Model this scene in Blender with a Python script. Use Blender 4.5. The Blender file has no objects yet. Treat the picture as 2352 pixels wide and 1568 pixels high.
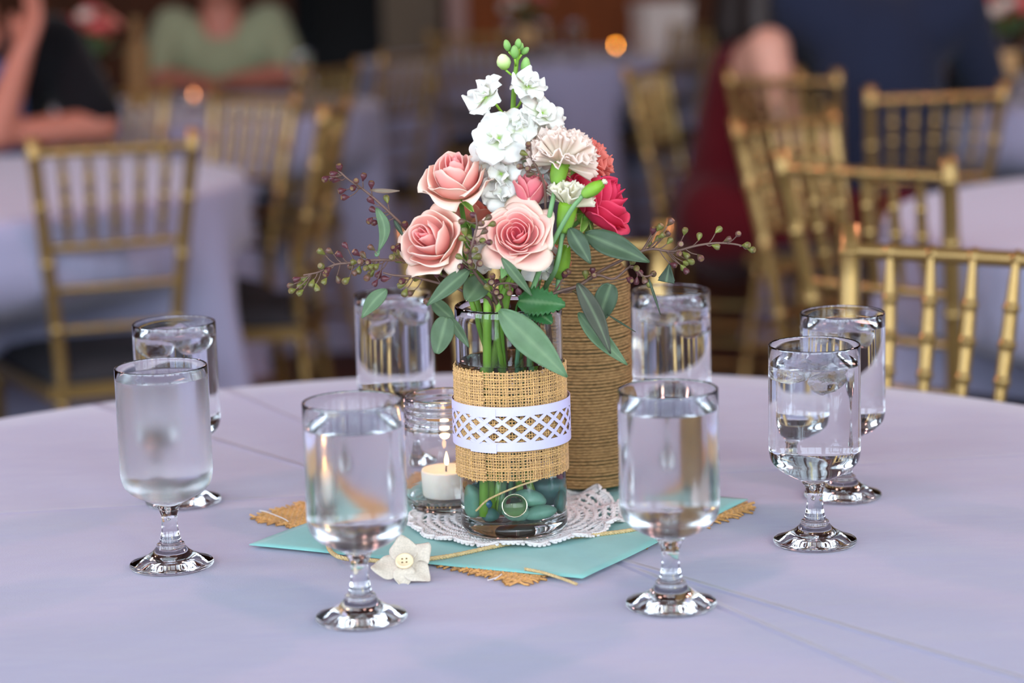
import bpy, math, random
import numpy as np
from mathutils import Vector, Matrix

random.seed(7); rng = np.random.default_rng(7)
scn = bpy.context.scene
col = scn.collection
PI = math.pi

# ------------------------------------------------------------------ camera, world, light, exposure
F_PX, CAM_Z, PITCH, ROLL = 5064.5, 1.206, 0.1781, 0.0286
TZ = 0.744                                   # table top height
FWD = Vector((0, math.cos(PITCH), -math.sin(PITCH)))
UP0 = Vector((0, math.sin(PITCH), math.cos(PITCH)))
RGT = Vector((1, 0, 0)) * math.cos(ROLL) - UP0 * math.sin(ROLL)
UPC = Vector((1, 0, 0)) * math.sin(ROLL) + UP0 * math.cos(ROLL)
CAMP = Vector((0, 0, CAM_Z))
cam_d = bpy.data.cameras.new('camera'); cam = bpy.data.objects.new('camera', cam_d); col.objects.link(cam)
cam_d.lens = 36 * F_PX / 2352; cam_d.sensor_width = 36; cam_d.clip_end = 60; cam_d.clip_start = 0.05
cam.matrix_world = Matrix(((RGT.x, UPC.x, -FWD.x, 0), (RGT.y, UPC.y, -FWD.y, 0), (RGT.z, UPC.z, -FWD.z, CAM_Z), (0, 0, 0, 1)))
cam_d.dof.use_dof = True; cam_d.dof.focus_distance = 1.70; cam_d.dof.aperture_fstop = 3.7; cam_d.dof.aperture_blades = 0
scn.camera = cam

vs = scn.view_settings
vs.view_transform = 'Standard'; vs.look = 'None'; vs.gamma = 1.0; vs.use_curve_mapping = False; vs.exposure = 0.24
scn.cycles.max_bounces = 18; scn.cycles.transmission_bounces = 16; scn.cycles.transparent_max_bounces = 8
scn.cycles.use_adaptive_sampling = True; scn.cycles.adaptive_threshold = 0.02
scn.cycles.diffuse_bounces = 3; scn.cycles.glossy_bounces = 6
scn.cycles.sample_clamp_indirect = 6.0; scn.cycles.use_denoising = True
try: scn.cycles.denoiser = 'OPENIMAGEDENOISE'
except Exception: pass

w = bpy.data.worlds.new('sky'); scn.world = w; w.use_nodes = True
w.node_tree.nodes['Background'].inputs[0].default_value = (0.62, 0.78, 1.0, 1)
w.node_tree.nodes['Background'].inputs[1].default_value = 2.0

FRONT_Y, BACK_Y, LEFT_X, RIGHT_X, CEIL_Z = -1.7, 12.5, -5.0, 5.5, 4.3
WZ0, WZ1 = 1.0, 4.0; WZC = (WZ0 + WZ1) / 2
WIN_X = (-3.9, -1.95, 0.0, 1.95, 3.9)        # windows in the wall behind the camera
LW_Y = (-0.6, 1.5)                      # windows in the side walls
def area(name, loc, rot, sx, sy, power, color):
    l = bpy.data.lights.new(name, 'AREA'); l.shape = 'RECTANGLE'; l.size = sx; l.size_y = sy
    l.energy = power; l.color = color
    o = bpy.data.objects.new(name, l); col.objects.link(o); o.location = loc; o.rotation_euler = rot
    return o
for i, x in enumerate(WIN_X):
    area('window_daylight', (x, FRONT_Y - 0.22, WZC), (math.radians(90), 0, 0), 1.66, WZ1 - WZ0 - 0.1, 80, (0.76, 0.88, 1.0))
for i, y in enumerate(LW_Y):
    area('window_daylight', (LEFT_X - 0.22, y, WZC), (math.radians(90), 0, math.radians(-90)), 1.66, WZ1 - WZ0 - 0.1, 85, (0.80, 0.90, 1.0))
    area('window_daylight', (RIGHT_X + 0.22, y, WZC), (math.radians(90), 0, math.radians(90)), 1.66, WZ1 - WZ0 - 0.1, 36, (0.82, 0.90, 1.0))
area('sunlit_amber_pane', (1.7, FRONT_Y - 0.10, 1.62), (math.radians(90), 0, 0), 0.30, 0.75, 20, (1.0, 0.80, 0.12))
FILL_LAMP_W, FLAME_FAR = 9.0, 45.0

# ------------------------------------------------------------------ helpers
def ray(px, py): return FWD + RGT * ((px - 1176) / F_PX) - UPC * ((py - 784) / F_PX)
def onz(px, py, z):                          # a pixel back onto a horizontal plane
    d = ray(px, py); t = (z - CAM_Z) / d.z; return CAMP + d * t
def at(px, py, Y):                           # a pixel back onto the plane at depth Y
    d = ray(px, py); return CAMP + d * (Y / d.y)
def lin(c): return tuple((x / 12.92 if x <= 0.04045 else ((x + 0.055) / 1.055) ** 2.4) for x in c)
def s(r, g, b): return lin((r / 255, g / 255, b / 255))

def link(name, me, mat=None, parent=None, smooth=True, loc=None):
    o = bpy.data.objects.new(name, me); col.objects.link(o)
    if mat is not None and len(me.materials) == 0: me.materials.append(mat)
    if parent is not None: o.parent = parent
    if loc is not None: o.location = loc
    return o
def mesh(name, V, Fc, colors=None, smooth=True):
    me = bpy.data.meshes.new(name)
    me.from_pydata([tuple(v) for v in V], [], [tuple(int(i) for i in f) for f in Fc])
    if smooth: me.polygons.foreach_set('use_smooth', [True] * len(me.polygons))
    if colors is not None:
        a = me.color_attributes.new('Col', 'FLOAT_COLOR', 'POINT')
        c = np.ones((len(V), 4)); c[:, :3] = np.array(colors)
        a.data.foreach_set('color', c.ravel())
    me.update(); return me
class MB:
    def __init__(s_): s_.V = []; s_.F = []; s_.C = []; s_.hasc = False
    def add(s_, V, Fc, c=None):
        n = len(s_.V); s_.V += [tuple(v) for v in V]; s_.F += [tuple(int(i) + n for i in f) for f in Fc]
        if c is not None:
            s_.hasc = True
            c = np.array(c)
            s_.C += [tuple(c)] * len(V) if c.ndim == 1 else [tuple(x) for x in c]
        else: s_.C += [(1, 1, 1)] * len(V)
        return s_
    def me(s_, name, smooth=True): return mesh(name, s_.V, s_.F, s_.C if s_.hasc else None, smooth)
    def build(s_, name, mat, parent=None, smooth=True, loc=None): return link(name, s_.me(name, smooth), mat, parent, loc=loc)
def tag(o, label=None, cat=None, group=None, kind=None):
    if label: o['label'] = label
    if cat: o['category'] = cat
    if group: o['group'] = group
    if kind: o['kind'] = kind
    return o
def empty(name, loc=(0, 0, 0), rz=0, label=None, cat=None, group=None):
    o = bpy.data.objects.new(name, None); col.objects.link(o); o.empty_display_size = 0.05
    o.location = loc; o.rotation_euler = (0, 0, rz)
    return tag(o, label, cat, group)
def copy_tree(o, parent=None):
    c = o.copy(); col.objects.link(c)
    if parent is not None: c.parent = parent
    for ch in list(o.children): copy_tree(ch, c)
    return c

def box(cx, cy, cz, sx, sy, sz):
    V = [(cx + a * sx / 2, cy + b * sy / 2, cz + c * sz / 2) for a in (-1, 1) for b in (-1, 1) for c in (-1, 1)]
    return V, [(0, 1, 3, 2), (4, 6, 7, 5), (0, 4, 5, 1), (2, 3, 7, 6), (0, 2, 6, 4), (1, 5, 7, 3)]
def lathe(prof, seg=48):
    V = []; Fc = []; rows = []
    for r, z in prof:
        if r < 1e-7: rows.append([len(V)]); V.append((0, 0, z))
        else:
            rows.append(list(range(len(V), len(V) + seg)))
            V += [(r * math.cos(2 * PI * k / seg), r * math.sin(2 * PI * k / seg), z) for k in range(seg)]
    for a, b in zip(rows[:-1], rows[1:]):
        if len(a) == 1 and len(b) == 1: continue
        for k in range(seg):
            k2 = (k + 1) % seg
            if len(a) == 1: Fc.append((a[0], b[k2], b[k]))
            elif len(b) == 1: Fc.append((a[k], a[k2], b[0]))
            else: Fc.append((a[k], a[k2], b[k2], b[k]))
    return V, Fc
def frames(P, closed=False):
    P = np.asarray(P, float)
    T = np.gradient(P, axis=0) if not closed else (np.roll(P, -1, 0) - np.roll(P, 1, 0))
    T /= (np.linalg.norm(T, axis=1, keepdims=True) + 1e-12)
    a = np.array((0, 0, 1.0)) if abs(T[0][2]) < 0.9 else np.array((1.0, 0, 0))
    N = np.zeros_like(P); n = a - T[0] * a.dot(T[0]); n /= np.linalg.norm(n); N[0] = n
    for i in range(1, len(P)):
        n = N[i - 1] - T[i] * N[i - 1].dot(T[i]); n /= (np.linalg.norm(n) + 1e-12); N[i] = n
    return T, N, np.cross(T, N)
def tube(P, R, k=8, closed=False, caps=True):
    P = np.asarray(P, float); n = len(P)
    R = np.full(n, R) if np.isscalar(R) else np.asarray(R, float)
    T, N, B = frames(P, closed)
    th = np.arange(k) * 2 * PI / k
    V = (P[:, None, :] + R[:, None, None] * (np.cos(th)[None, :, None] * N[:, None, :] + np.sin(th)[None, :, None] * B[:, None, :])).reshape(-1, 3)
    Fc = []
    for i in range(n if closed else n - 1):
        j = (i + 1) % n
        for a in range(k):
            b = (a + 1) % k
            Fc.append((i * k + a, i * k + b, j * k + b, j * k + a))
    if caps and not closed:
        Fc.append(tuple(range(k - 1, -1, -1))); Fc.append(tuple(range((n - 1) * k, n * k)))
    return V, Fc
def spline(P, n):                             # Catmull-Rom through points
    P = [np.array(p, float) for p in P]
    if len(P) == 2: return np.array([P[0] + (P[1] - P[0]) * t for t in np.linspace(0, 1, n)])
    Q = [2 * P[0] - P[1]] + P + [2 * P[-1] - P[-2]]
    out = []
    for t in np.linspace(0, len(P) - 1 - 1e-9, n):
        i = int(t); u = t - i; p0, p1, p2, p3 = Q[i], Q[i + 1], Q[i + 2], Q[i + 3]
        out.append(0.5 * (2 * p1 + (p2 - p0) * u + (2 * p0 - 5 * p1 + 4 * p2 - p3) * u * u + (3 * p1 - p0 - 3 * p2 + p3) * u ** 3))
    return np.array(out)
def sphere(c, r, k=14, m=9):
    r = (r, r, r) if np.isscalar(r) else r
    V, Fc = lathe([(math.sin(PI * i / m), -math.cos(PI * i / m)) if 0 < i < m else (0, -math.cos(PI * i / m)) for i in range(m + 1)], k)
    return [(c[0] + v[0] * r[0], c[1] + v[1] * r[1], c[2] + v[2] * r[2]) for v in V], Fc
def xf(V, M): return [tuple(M @ Vector(v)) for v in V]
def axis_mat(loc, axis, spin=0):              # local +Z onto axis
    z = Vector(axis).normalized(); q = Vector((0, 0, 1)).rotation_difference(z)
    return Matrix.Translation(Vector(loc)) @ q.to_matrix().to_4x4() @ Matrix.Rotation(spin, 4, 'Z')
def sheet(G, th, C=None):                     # a grid of points (nu x nv x 3) made into a thin closed shell
    G = np.asarray(G, float); nu, nv, _ = G.shape
    du = np.gradient(G, axis=0); dv = np.gradient(G, axis=1)
    N = np.cross(du, dv); N /= (np.linalg.norm(N, axis=2, keepdims=True) + 1e-12)
    V = np.concatenate([(G + N * th / 2).reshape(-1, 3), (G - N * th / 2).reshape(-1, 3)]); o = nu * nv
    ix = lambda i, j: i * nv + j
    Fc = []
    for i in range(nu - 1):
        for j in range(nv - 1):
            a, b, c, d = ix(i, j), ix(i + 1, j), ix(i + 1, j + 1), ix(i, j + 1)
            Fc.append((a, b, c, d)); Fc.append((d + o, c + o, b + o, a + o))
    ring = [ix(i, 0) for i in range(nu)] + [ix(nu - 1, j) for j in range(1, nv)] + [ix(i, nv - 1) for i in range(nu - 2, -1, -1)] + [ix(0, j) for j in range(nv - 2, 0, -1)]
    for a, b in zip(ring, ring[1:] + ring[:1]): Fc.append((b, a, a + o, b + o))
    if C is not None:
        C = np.asarray(C, float).reshape(-1, 3); C = np.concatenate([C, C])
    return V, Fc, C

# ------------------------------------------------------------------ materials
def pm(name, color=(0.8, 0.8, 0.8), rough=0.5, metal=0.0, trans=0.0, ior=1.45, noise=None, bump=None, attr=False,
       sheen=0.0, sss=0.0, spec=0.5, emit=None, stretch=None, thin=0.0):
    m = bpy.data.materials.new(name); m.use_nodes = True; nt = m.node_tree; b = nt.nodes['Principled BSDF']
    I = b.inputs
    I['Base Color'].default_value = (*color, 1); I['Roughness'].default_value = rough; I['Metallic'].default_value = metal
    I['Transmission Weight'].default_value = trans; I['IOR'].default_value = ior; I['Specular IOR Level'].default_value = spec
    I['Sheen Weight'].default_value = sheen
    if sss: I['Subsurface Weight'].default_value = sss; I['Subsurface Radius'].default_value = (0.004, 0.003, 0.002); I['Subsurface Scale'].default_value = 1.0
    if emit: I['Emission Color'].default_value = (*emit[0], 1); I['Emission Strength'].default_value = emit[1]
    L = nt.links; base = None
    tc = nt.nodes.new('ShaderNodeTexCoord')
    def coords():
        if stretch:
            mp = nt.nodes.new('ShaderNodeMapping'); mp.inputs['Scale'].default_value = stretch
            L.new(tc.outputs['Object'], mp.inputs[0]); return mp.outputs[0]
        return tc.outputs['Object']
    if attr:
        a = nt.nodes.new('ShaderNodeAttribute'); a.attribute_name = 'Col'; base = a.outputs['Color']
    if noise:
        n = nt.nodes.new('ShaderNodeTexNoise'); n.inputs['Scale'].default_value = noise[0]; n.inputs['Detail'].default_value = 5
        L.new(coords(), n.inputs['Vector'])
        r = nt.nodes.new('ShaderNodeMapRange'); r.inputs[1].default_value = 0.3; r.inputs[2].default_value = 0.7
        r.inputs[3].default_value = 1 - noise[1]; r.inputs[4].default_value = 1 + noise[1]
        L.new(n.outputs[0], r.inputs[0])
        mx = nt.nodes.new('ShaderNodeMix'); mx.data_type = 'RGBA'; mx.blend_type = 'MULTIPLY'; mx.inputs[0].default_value = 1
        if base is not None: L.new(base, mx.inputs[6])
        else: mx.inputs[6].default_value = (*color, 1)
        L.new(r.outputs[0], mx.inputs[7]); base = mx.outputs[2]
    if base is not None: L.new(base, I['Base Color'])
    if bump:
        n = nt.nodes.new('ShaderNodeTexNoise'); n.inputs['Scale'].default_value = bump[0]; n.inputs['Detail'].default_value = 4
        L.new(coords(), n.inputs['Vector'])
        bp = nt.nodes.new('ShaderNodeBump'); bp.inputs['Strength'].default_value = bump[1]; bp.inputs['Distance'].default_value = bump[2]
        L.new(n.outputs[0], bp.inputs['Height']); L.new(bp.outputs[0], I['Normal'])
    if thin:                                   # light shining through petals and leaves
        tr = nt.nodes.new('ShaderNodeBsdfTranslucent')
        if base is not None: L.new(base, tr.inputs[0])
        else: tr.inputs[0].default_value = (*color, 1)
        ms = nt.nodes.new('ShaderNodeMixShader'); ms.inputs[0].default_value = thin
        L.new(b.outputs[0], ms.inputs[1]); L.new(tr.outputs[0], ms.inputs[2])
        L.new(ms.outputs[0], nt.nodes['Material Output'].inputs[0])
    return m

M = {}
M['glass'] = pm('clear_glass', (0.97, 0.985, 0.985), 0.0, trans=1, ior=1.5)
M['glass_fog'] = pm('misted_glass', (0.97, 0.985, 0.985), 0.10, trans=1, ior=1.5)
M['water'] = pm('water', (0.985, 0.995, 1.0), 0.0, trans=1, ior=1.33)
M['wet'] = pm('water_against_glass', (0.985, 0.995, 1.0), 0.0, trans=1, ior=1.128)
M['ice'] = pm('ice', (0.98, 0.99, 1.0), 0.03, trans=1, ior=1.07, bump=(220, 0.9, 0.003))
M['gold'] = pm('gold_paint', s(150, 122, 74), 0.33, metal=0.65, noise=(9, 0.10))
M['cushion'] = pm('charcoal_cushion', s(38, 36, 40), 0.85, bump=(300, 0.3, 0.001))
M['burlap'] = pm('burlap', rough=0.95, attr=True, noise=(900, 0.18), sheen=0.2, spec=0.1)
M['twine'] = pm('jute_twine', s(148, 116, 78), 0.95, noise=(260, 0.35), bump=(420, 0.9, 0.0012), spec=0.1, stretch=(1, 1, 2.2))
M['cord'] = pm('cord', s(188, 164, 120), 0.9, noise=(500, 0.2), spec=0.1)
M['paper'] = pm('white_paper', s(204, 198, 230), 0.55)
M['lace'] = pm('crochet_cotton', s(214, 208, 206), 0.85, noise=(700, 0.08), bump=(1400, 0.8, 0.0006), sheen=0.2)
M['aqua'] = pm('aqua_cloth', s(122, 180, 174), 0.85, noise=(60, 0.04), bump=(1600, 0.25, 0.0004), sheen=0.2)
M['linen'] = pm('linen', s(204, 192, 176), 0.9, noise=(700, 0.10), bump=(1500, 0.6, 0.0005))
M['button'] = pm('button', s(238, 216, 176), 0.35)
M['hole'] = pm('button_hole', s(120, 92, 60), 0.8)
M['petal'] = pm('petal', rough=0.55, attr=True, thin=0.42, spec=0.25, bump=(180, 0.15, 0.0008))
M['leaf'] = pm('leaf', rough=0.5, attr=True, thin=0.12, noise=(90, 0.12), spec=0.35)
M['stem'] = pm('stem', rough=0.5, attr=True, spec=0.4)
M['pod'] = pm('pod', rough=0.42, attr=True, noise=(700, 0.15))
M['pebble'] = pm('green_pebble', s(122, 172, 146), 0.35, noise=(55, 0.22), bump=(80, 0.2, 0.001))
M['pebble_dark'] = pm('dark_pebble', s(70, 114, 106), 0.35, noise=(55, 0.25))
M['bead'] = pm('blue_glass', s(30, 110, 150), 0.05, spec=0.8)
M['wax'] = pm('wax', s(250, 238, 226), 0.5, sss=0.6)
M['wick'] = pm('wick', s(40, 30, 24), 0.9)
M['flame'] = pm('flame', (1, 0.7, 0.3), 0.5, emit=((1.0, 0.55, 0.2), 40))
M['wood_dark'] = pm('dark_wood', s(74, 38, 14), 0.6, spec=0.2, noise=(3, 0.35), stretch=(6, 6, 0.6))
M['wood_floor'] = pm('wood_floor', s(70, 40, 18), 0.6, spec=0.25, noise=(2.5, 0.3), stretch=(5, 0.5, 1))
M['wood_ceiling'] = pm('wood_ceiling', s(92, 62, 46), 0.6, noise=(2, 0.2), stretch=(0.5, 5, 1))
M['wood_orange'] = pm('orange_wood', s(126, 62, 18), 0.6, spec=0.2, noise=(3, 0.3), stretch=(6, 6, 0.6))
M['plaster'] = pm('plaster', s(110, 98, 82), 0.9, noise=(4, 0.05))
M['pink_trim'] = pm('pale_trim', s(176, 140, 130), 0.7)
M['black'] = pm('black_void', s(12, 9, 8), 0.8)
M['box_white'] = pm('box_white', s(196, 186, 176), 0.8)
M['white_frame'] = pm('window_paint', s(225, 225, 225), 0.5)

# ------------------------------------------------------------------ the room
def struct(name, mb, mat, smooth=False): return tag(mb.build(name, mat, smooth=smooth), kind='structure')
LX, RX = LEFT_X, RIGHT_X
struct('floor', MB().add(*box((LX + RX) / 2, (FRONT_Y + BACK_Y) / 2, -0.05, RX - LX + 0.6, BACK_Y - FRONT_Y + 0.6, 0.1)), M['wood_floor'])
struct('ceiling', MB().add(*box((LX + RX) / 2, (FRONT_Y + BACK_Y) / 2, CEIL_Z + 0.05, RX - LX + 0.6, BACK_Y - FRONT_Y + 0.6, 0.1)), M['wood_ceiling'])
def wall_with_windows(name, axis, pos, lo, hi, centres, halfw, z0, z1, mat, t=0.24):
    mb = MB()
    def seg(a, b, za, zb):
        if axis == 'x': mb.add(*box((a + b) / 2, pos, (za + zb) / 2, b - a, t, zb - za))
        else: mb.add(*box(pos, (a + b) / 2, (za + zb) / 2, t, b - a, zb - za))
    edges = [lo]
    for c in sorted(centres): edges += [c - halfw, c + halfw]
    edges.append(hi)
    for i in range(0, len(edges), 2): seg(edges[i], edges[i + 1], 0, CEIL_Z)
    for c in centres: seg(c - halfw, c + halfw, 0, z0); seg(c - halfw, c + halfw, z1, CEIL_Z)
    return struct(name, mb, mat)
wall_with_windows('wall_front', 'x', FRONT_Y - 0.12, LX - 0.24, RX + 0.24, WIN_X, 0.85, WZ0, WZ1, M['plaster'])
wall_with_windows('wall_left', 'y', LX - 0.12, FRONT_Y, BACK_Y, LW_Y, 0.85, WZ0, WZ1, M['wood_dark'])
wall_with_windows('wall_right', 'y', RX + 0.12, FRONT_Y, BACK_Y, LW_Y, 0.85, WZ0, WZ1, M['wood_dark'])
nwin = 0
for axis, cs in (('x', WIN_X), ('y', LW_Y), ('z', LW_Y)):
    for c in cs:
        nwin += 1
        fr = MB()
        wx_ = LX - 0.06 if axis == 'y' else RX + 0.06
        for a, wd in ((-0.83, 0.05), (0.83, 0.05), (-0.28, 0.035), (0.28, 0.035)):
            if axis == 'x': fr.add(*box(c + a, FRONT_Y - 0.06, WZC, wd, 0.06, WZ1 - WZ0))
            else: fr.add(*box(wx_, c + a, WZC, 0.06, wd, WZ1 - WZ0))
        for z, wd in ((WZ0 + 0.025, 0.05), (WZ1 - 0.025, 0.05), (WZ0 + 1.0, 0.035), (WZ0 + 2.0, 0.035)):
            if axis == 'x': fr.add(*box(c, FRONT_Y - 0.06, z, 1.66, 0.06, wd))
            else: fr.add(*box(wx_, c, z, 0.06, 1.66, wd))
        struct('window_%d' % nwin, fr, M['white_frame'])
# back wall: panelling with a dark doorway, a grey pier and a pale post
def bx(px, Y): return at(px, 30, Y).x
bw = MB()
xa, xb, xc, xd, xe, xf_ = [bx(p, BACK_Y) for p in (668, 882, 1012, 1030, 1072, 1560)]
bw.add(*box((LX + xa) / 2, BACK_Y + 0.1, CEIL_Z / 2, xa - LX, 0.2, CEIL_Z))
bw.add(*box((xa + xb) / 2, BACK_Y + 0.1, (2.1 + CEIL_Z) / 2, xb - xa, 0.2, CEIL_Z - 2.1))
bw.add(*box((xb + RX) / 2, BACK_Y + 0.1, CEIL_Z / 2, RX - xb, 0.2, CEIL_Z))
struct('wall_back', bw, M['wood_dark'])
dv = MB()
dv.add(*box((xa + xb) / 2, BACK_Y + 1.2, 1.05, xb - xa + 0.4, 0.05, 2.3)); dv.add(*box(xa - 0.03, BACK_Y + 0.7, 1.05, 0.05, 1.0, 2.3))
dv.add(*box(xb + 0.03, BACK_Y + 0.7, 1.05, 0.05, 1.0, 2.3)); dv.add(*box((xa + xb) / 2, BACK_Y + 0.7, 2.15, xb - xa + 0.2, 1.0, 0.05))
struct('door_1', dv, M['black'])
struct('trim_1', MB().add(*box((xb + xc) / 2, BACK_Y - 0.10, CEIL_Z / 2, xc - xb, 0.2, CEIL_Z)), M['plaster'])
struct('trim_2', MB().add(*box((xd + xe) / 2, BACK_Y - 0.06, CEIL_Z / 2, xe - xd, 0.12, CEIL_Z)), M['pink_trim'])
struct('trim_3', MB().add(*box((xe + xf_) / 2, BACK_Y - 0.02, 0.85, xf_ - xe, 0.04, 1.7)), M['wood_orange'])
struct('baseboard_back', MB().add(*box((LX + xa) / 2, BACK_Y - 0.015, 0.08, xa - LX, 0.03, 0.16)), M['wood_dark'])

# ------------------------------------------------------------------ tables and cloths
def cloth_mat():
    m = pm('table_linen', s(150, 148, 173), 0.8, sheen=0.25, spec=0.25)
    nt = m.node_tree; L = nt.links; b = nt.nodes['Principled BSDF']; tc = nt.nodes.new('ShaderNodeTexCoord')
    n1 = nt.nodes.new('ShaderNodeTexNoise'); n1.inputs['Scale'].default_value = 9; n1.inputs['Detail'].default_value = 3
    mp = nt.nodes.new('ShaderNodeMapping'); mp.inputs['Rotation'].default_value = (0, 0, 0.5); mp.inputs['Scale'].default_value = (1, 2.4, 1)
    L.new(tc.outputs['Object'], mp.inputs[0]); L.new(mp.outputs[0], n1.inputs['Vector'])
    n2 = nt.nodes.new('ShaderNodeTexNoise'); n2.inputs['Scale'].default_value = 900; L.new(tc.outputs['Object'], n2.inputs['Vector'])
    def math_(op, a, b_=None):
        x = nt.nodes.new('ShaderNodeMath'); x.operation = op
        for i, q in enumerate((a, b_)):
            if q is None: continue
            if isinstance(q, (int, float)): x.inputs[i].default_value = q
            else: L.new(q, x.inputs[i])
        return x.outputs[0]
    sep = nt.nodes.new('ShaderNodeSeparateXYZ'); L.new(tc.outputs['Object'], sep.inputs[0])
    h = math_('ADD', math_('MULTIPLY', n1.outputs[0], 0.0060), math_('MULTIPLY', n2.outputs[0], 0.00035))
    TC0 = Vector((-0.05, 1.64, 0))
    for p, q, amp in (((1440, 1290), (2352, 1560), 0.0060), ((513, 891), (691, 969), 0.0040), ((0, 1178), (700, 1138), 0.0024)):
        A = onz(*p, TZ) - TC0; B = onz(*q, TZ) - TC0
        d = (B - A); d.z = 0; d.normalize(); nx, ny = -d.y, d.x; c = A.x * nx + A.y * ny
        dist = math_('ABSOLUTE', math_('SUBTRACT', math_('ADD', math_('MULTIPLY', sep.outputs[0], nx), math_('MULTIPLY', sep.outputs[1], ny)), c))
        r = nt.nodes.new('ShaderNodeMapRange'); r.interpolation_type = 'SMOOTHSTEP'
        r.inputs[1].default_value = 0; r.inputs[2].default_value = 0.0060; r.inputs[3].default_value = amp; r.inputs[4].default_value = 0
        L.new(dist, r.inputs[0]); h = math_('ADD', h, r.outputs[0])
    bp = nt.nodes.new('ShaderNodeBump'); bp.inputs['Strength'].default_value = 0.55; bp.inputs['Distance'].default_value = 1.0
    L.new(h, bp.inputs['Height']); L.new(bp.outputs[0], b.inputs['Normal'])
    return m
M['linen_cloth'] = cloth_mat()
TR = 0.744
def make_table(cx, cy, label, clabel, chairs=(), seed=0, folds=15):
    t = empty('round_table', (cx, cy, 0), 0, label, 'table', 'round banquet tables')
    MB().add(*lathe([(0, TZ - 0.03), (TR - 0.012, TZ - 0.03), (TR - 0.006, TZ - 0.02), (TR - 0.008, TZ - 0.006), (0, TZ - 0.006)], 64)).build('tabletop', M['wood_orange'], t)
    for k in range(4):
        a = PI / 4 + k * PI / 2
        P = [(0.33 * math.cos(a), 0.33 * math.sin(a), z) for z in (0.0, 0.36, TZ - 0.03)]
        MB().add(*tube(P, 0.014, 10)).build('leg', M['black'], t)
    # cloth: flat top, rounded edge, skirt with folds, pushed in where chair seats slide under
    r_ = random.Random(seed); seg = 200
    rows = []
    for r in (0, 0.1, 0.25, 0.4, 0.55, 0.68, TR - 0.006): rows.append((r, TZ, 0))
    rows += [(TR, TZ - 0.004, 0), (TR + 0.004, TZ - 0.014, 0.02), (TR + 0.006, TZ - 0.04, 0.08)]
    for i in range(1, 15): rows.append((TR + 0.008, (TZ - 0.04) * (1 - i / 14) + 0.006, 0.1 + 0.9 * i / 14))
    ph = [r_.uniform(0, 6.28) for _ in range(4)]
    V = [(0, 0, TZ)]; Fc = []
    for (r, z, f) in rows[1:]:
        for k in range(seg):
            a = 2 * PI * k / seg
            fold = math.sin(folds * a + ph[0] + 0.8 * math.sin(3 * a + ph[1])) * 0.65 + math.sin(1.7 * folds * a + ph[2]) * 0.2
            rr = r + f * (0.035 + 0.055 * fold + 0.07 * f)
            if f > 0:
                for ca in chairs:
                    da = (a - ca + PI) % (2 * PI) - PI
                    g = max(0.0, 1 - (abs(da) / 0.42) ** 4)
                    if g > 0:
                        tt = min(1, max(0, (0.60 - z) / 0.12)); tt = tt * tt * (3 - 2 * tt)
                        rr = rr * (1 - g) + g * ((TR + 0.005) * (1 - tt) + tt * (TR - 0.36))
            V.append((rr * math.cos(a), rr * math.sin(a), z))
    for k in range(seg): Fc.append((0, 1 + k, 1 + (k + 1) % seg))
    for i in range(len(rows) - 2):
        o = 1 + i * seg
        for k in range(seg):
            k2 = (k + 1) % seg; Fc.append((o + k, o + seg + k, o + seg + k2, o + k2))
    c = link('tablecloth', mesh('tablecloth', V, Fc), M['linen_cloth'], loc=(cx, cy, 0))
    tag(c, clabel, 'tablecloth', 'floor length white tablecloths')
    return t

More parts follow.
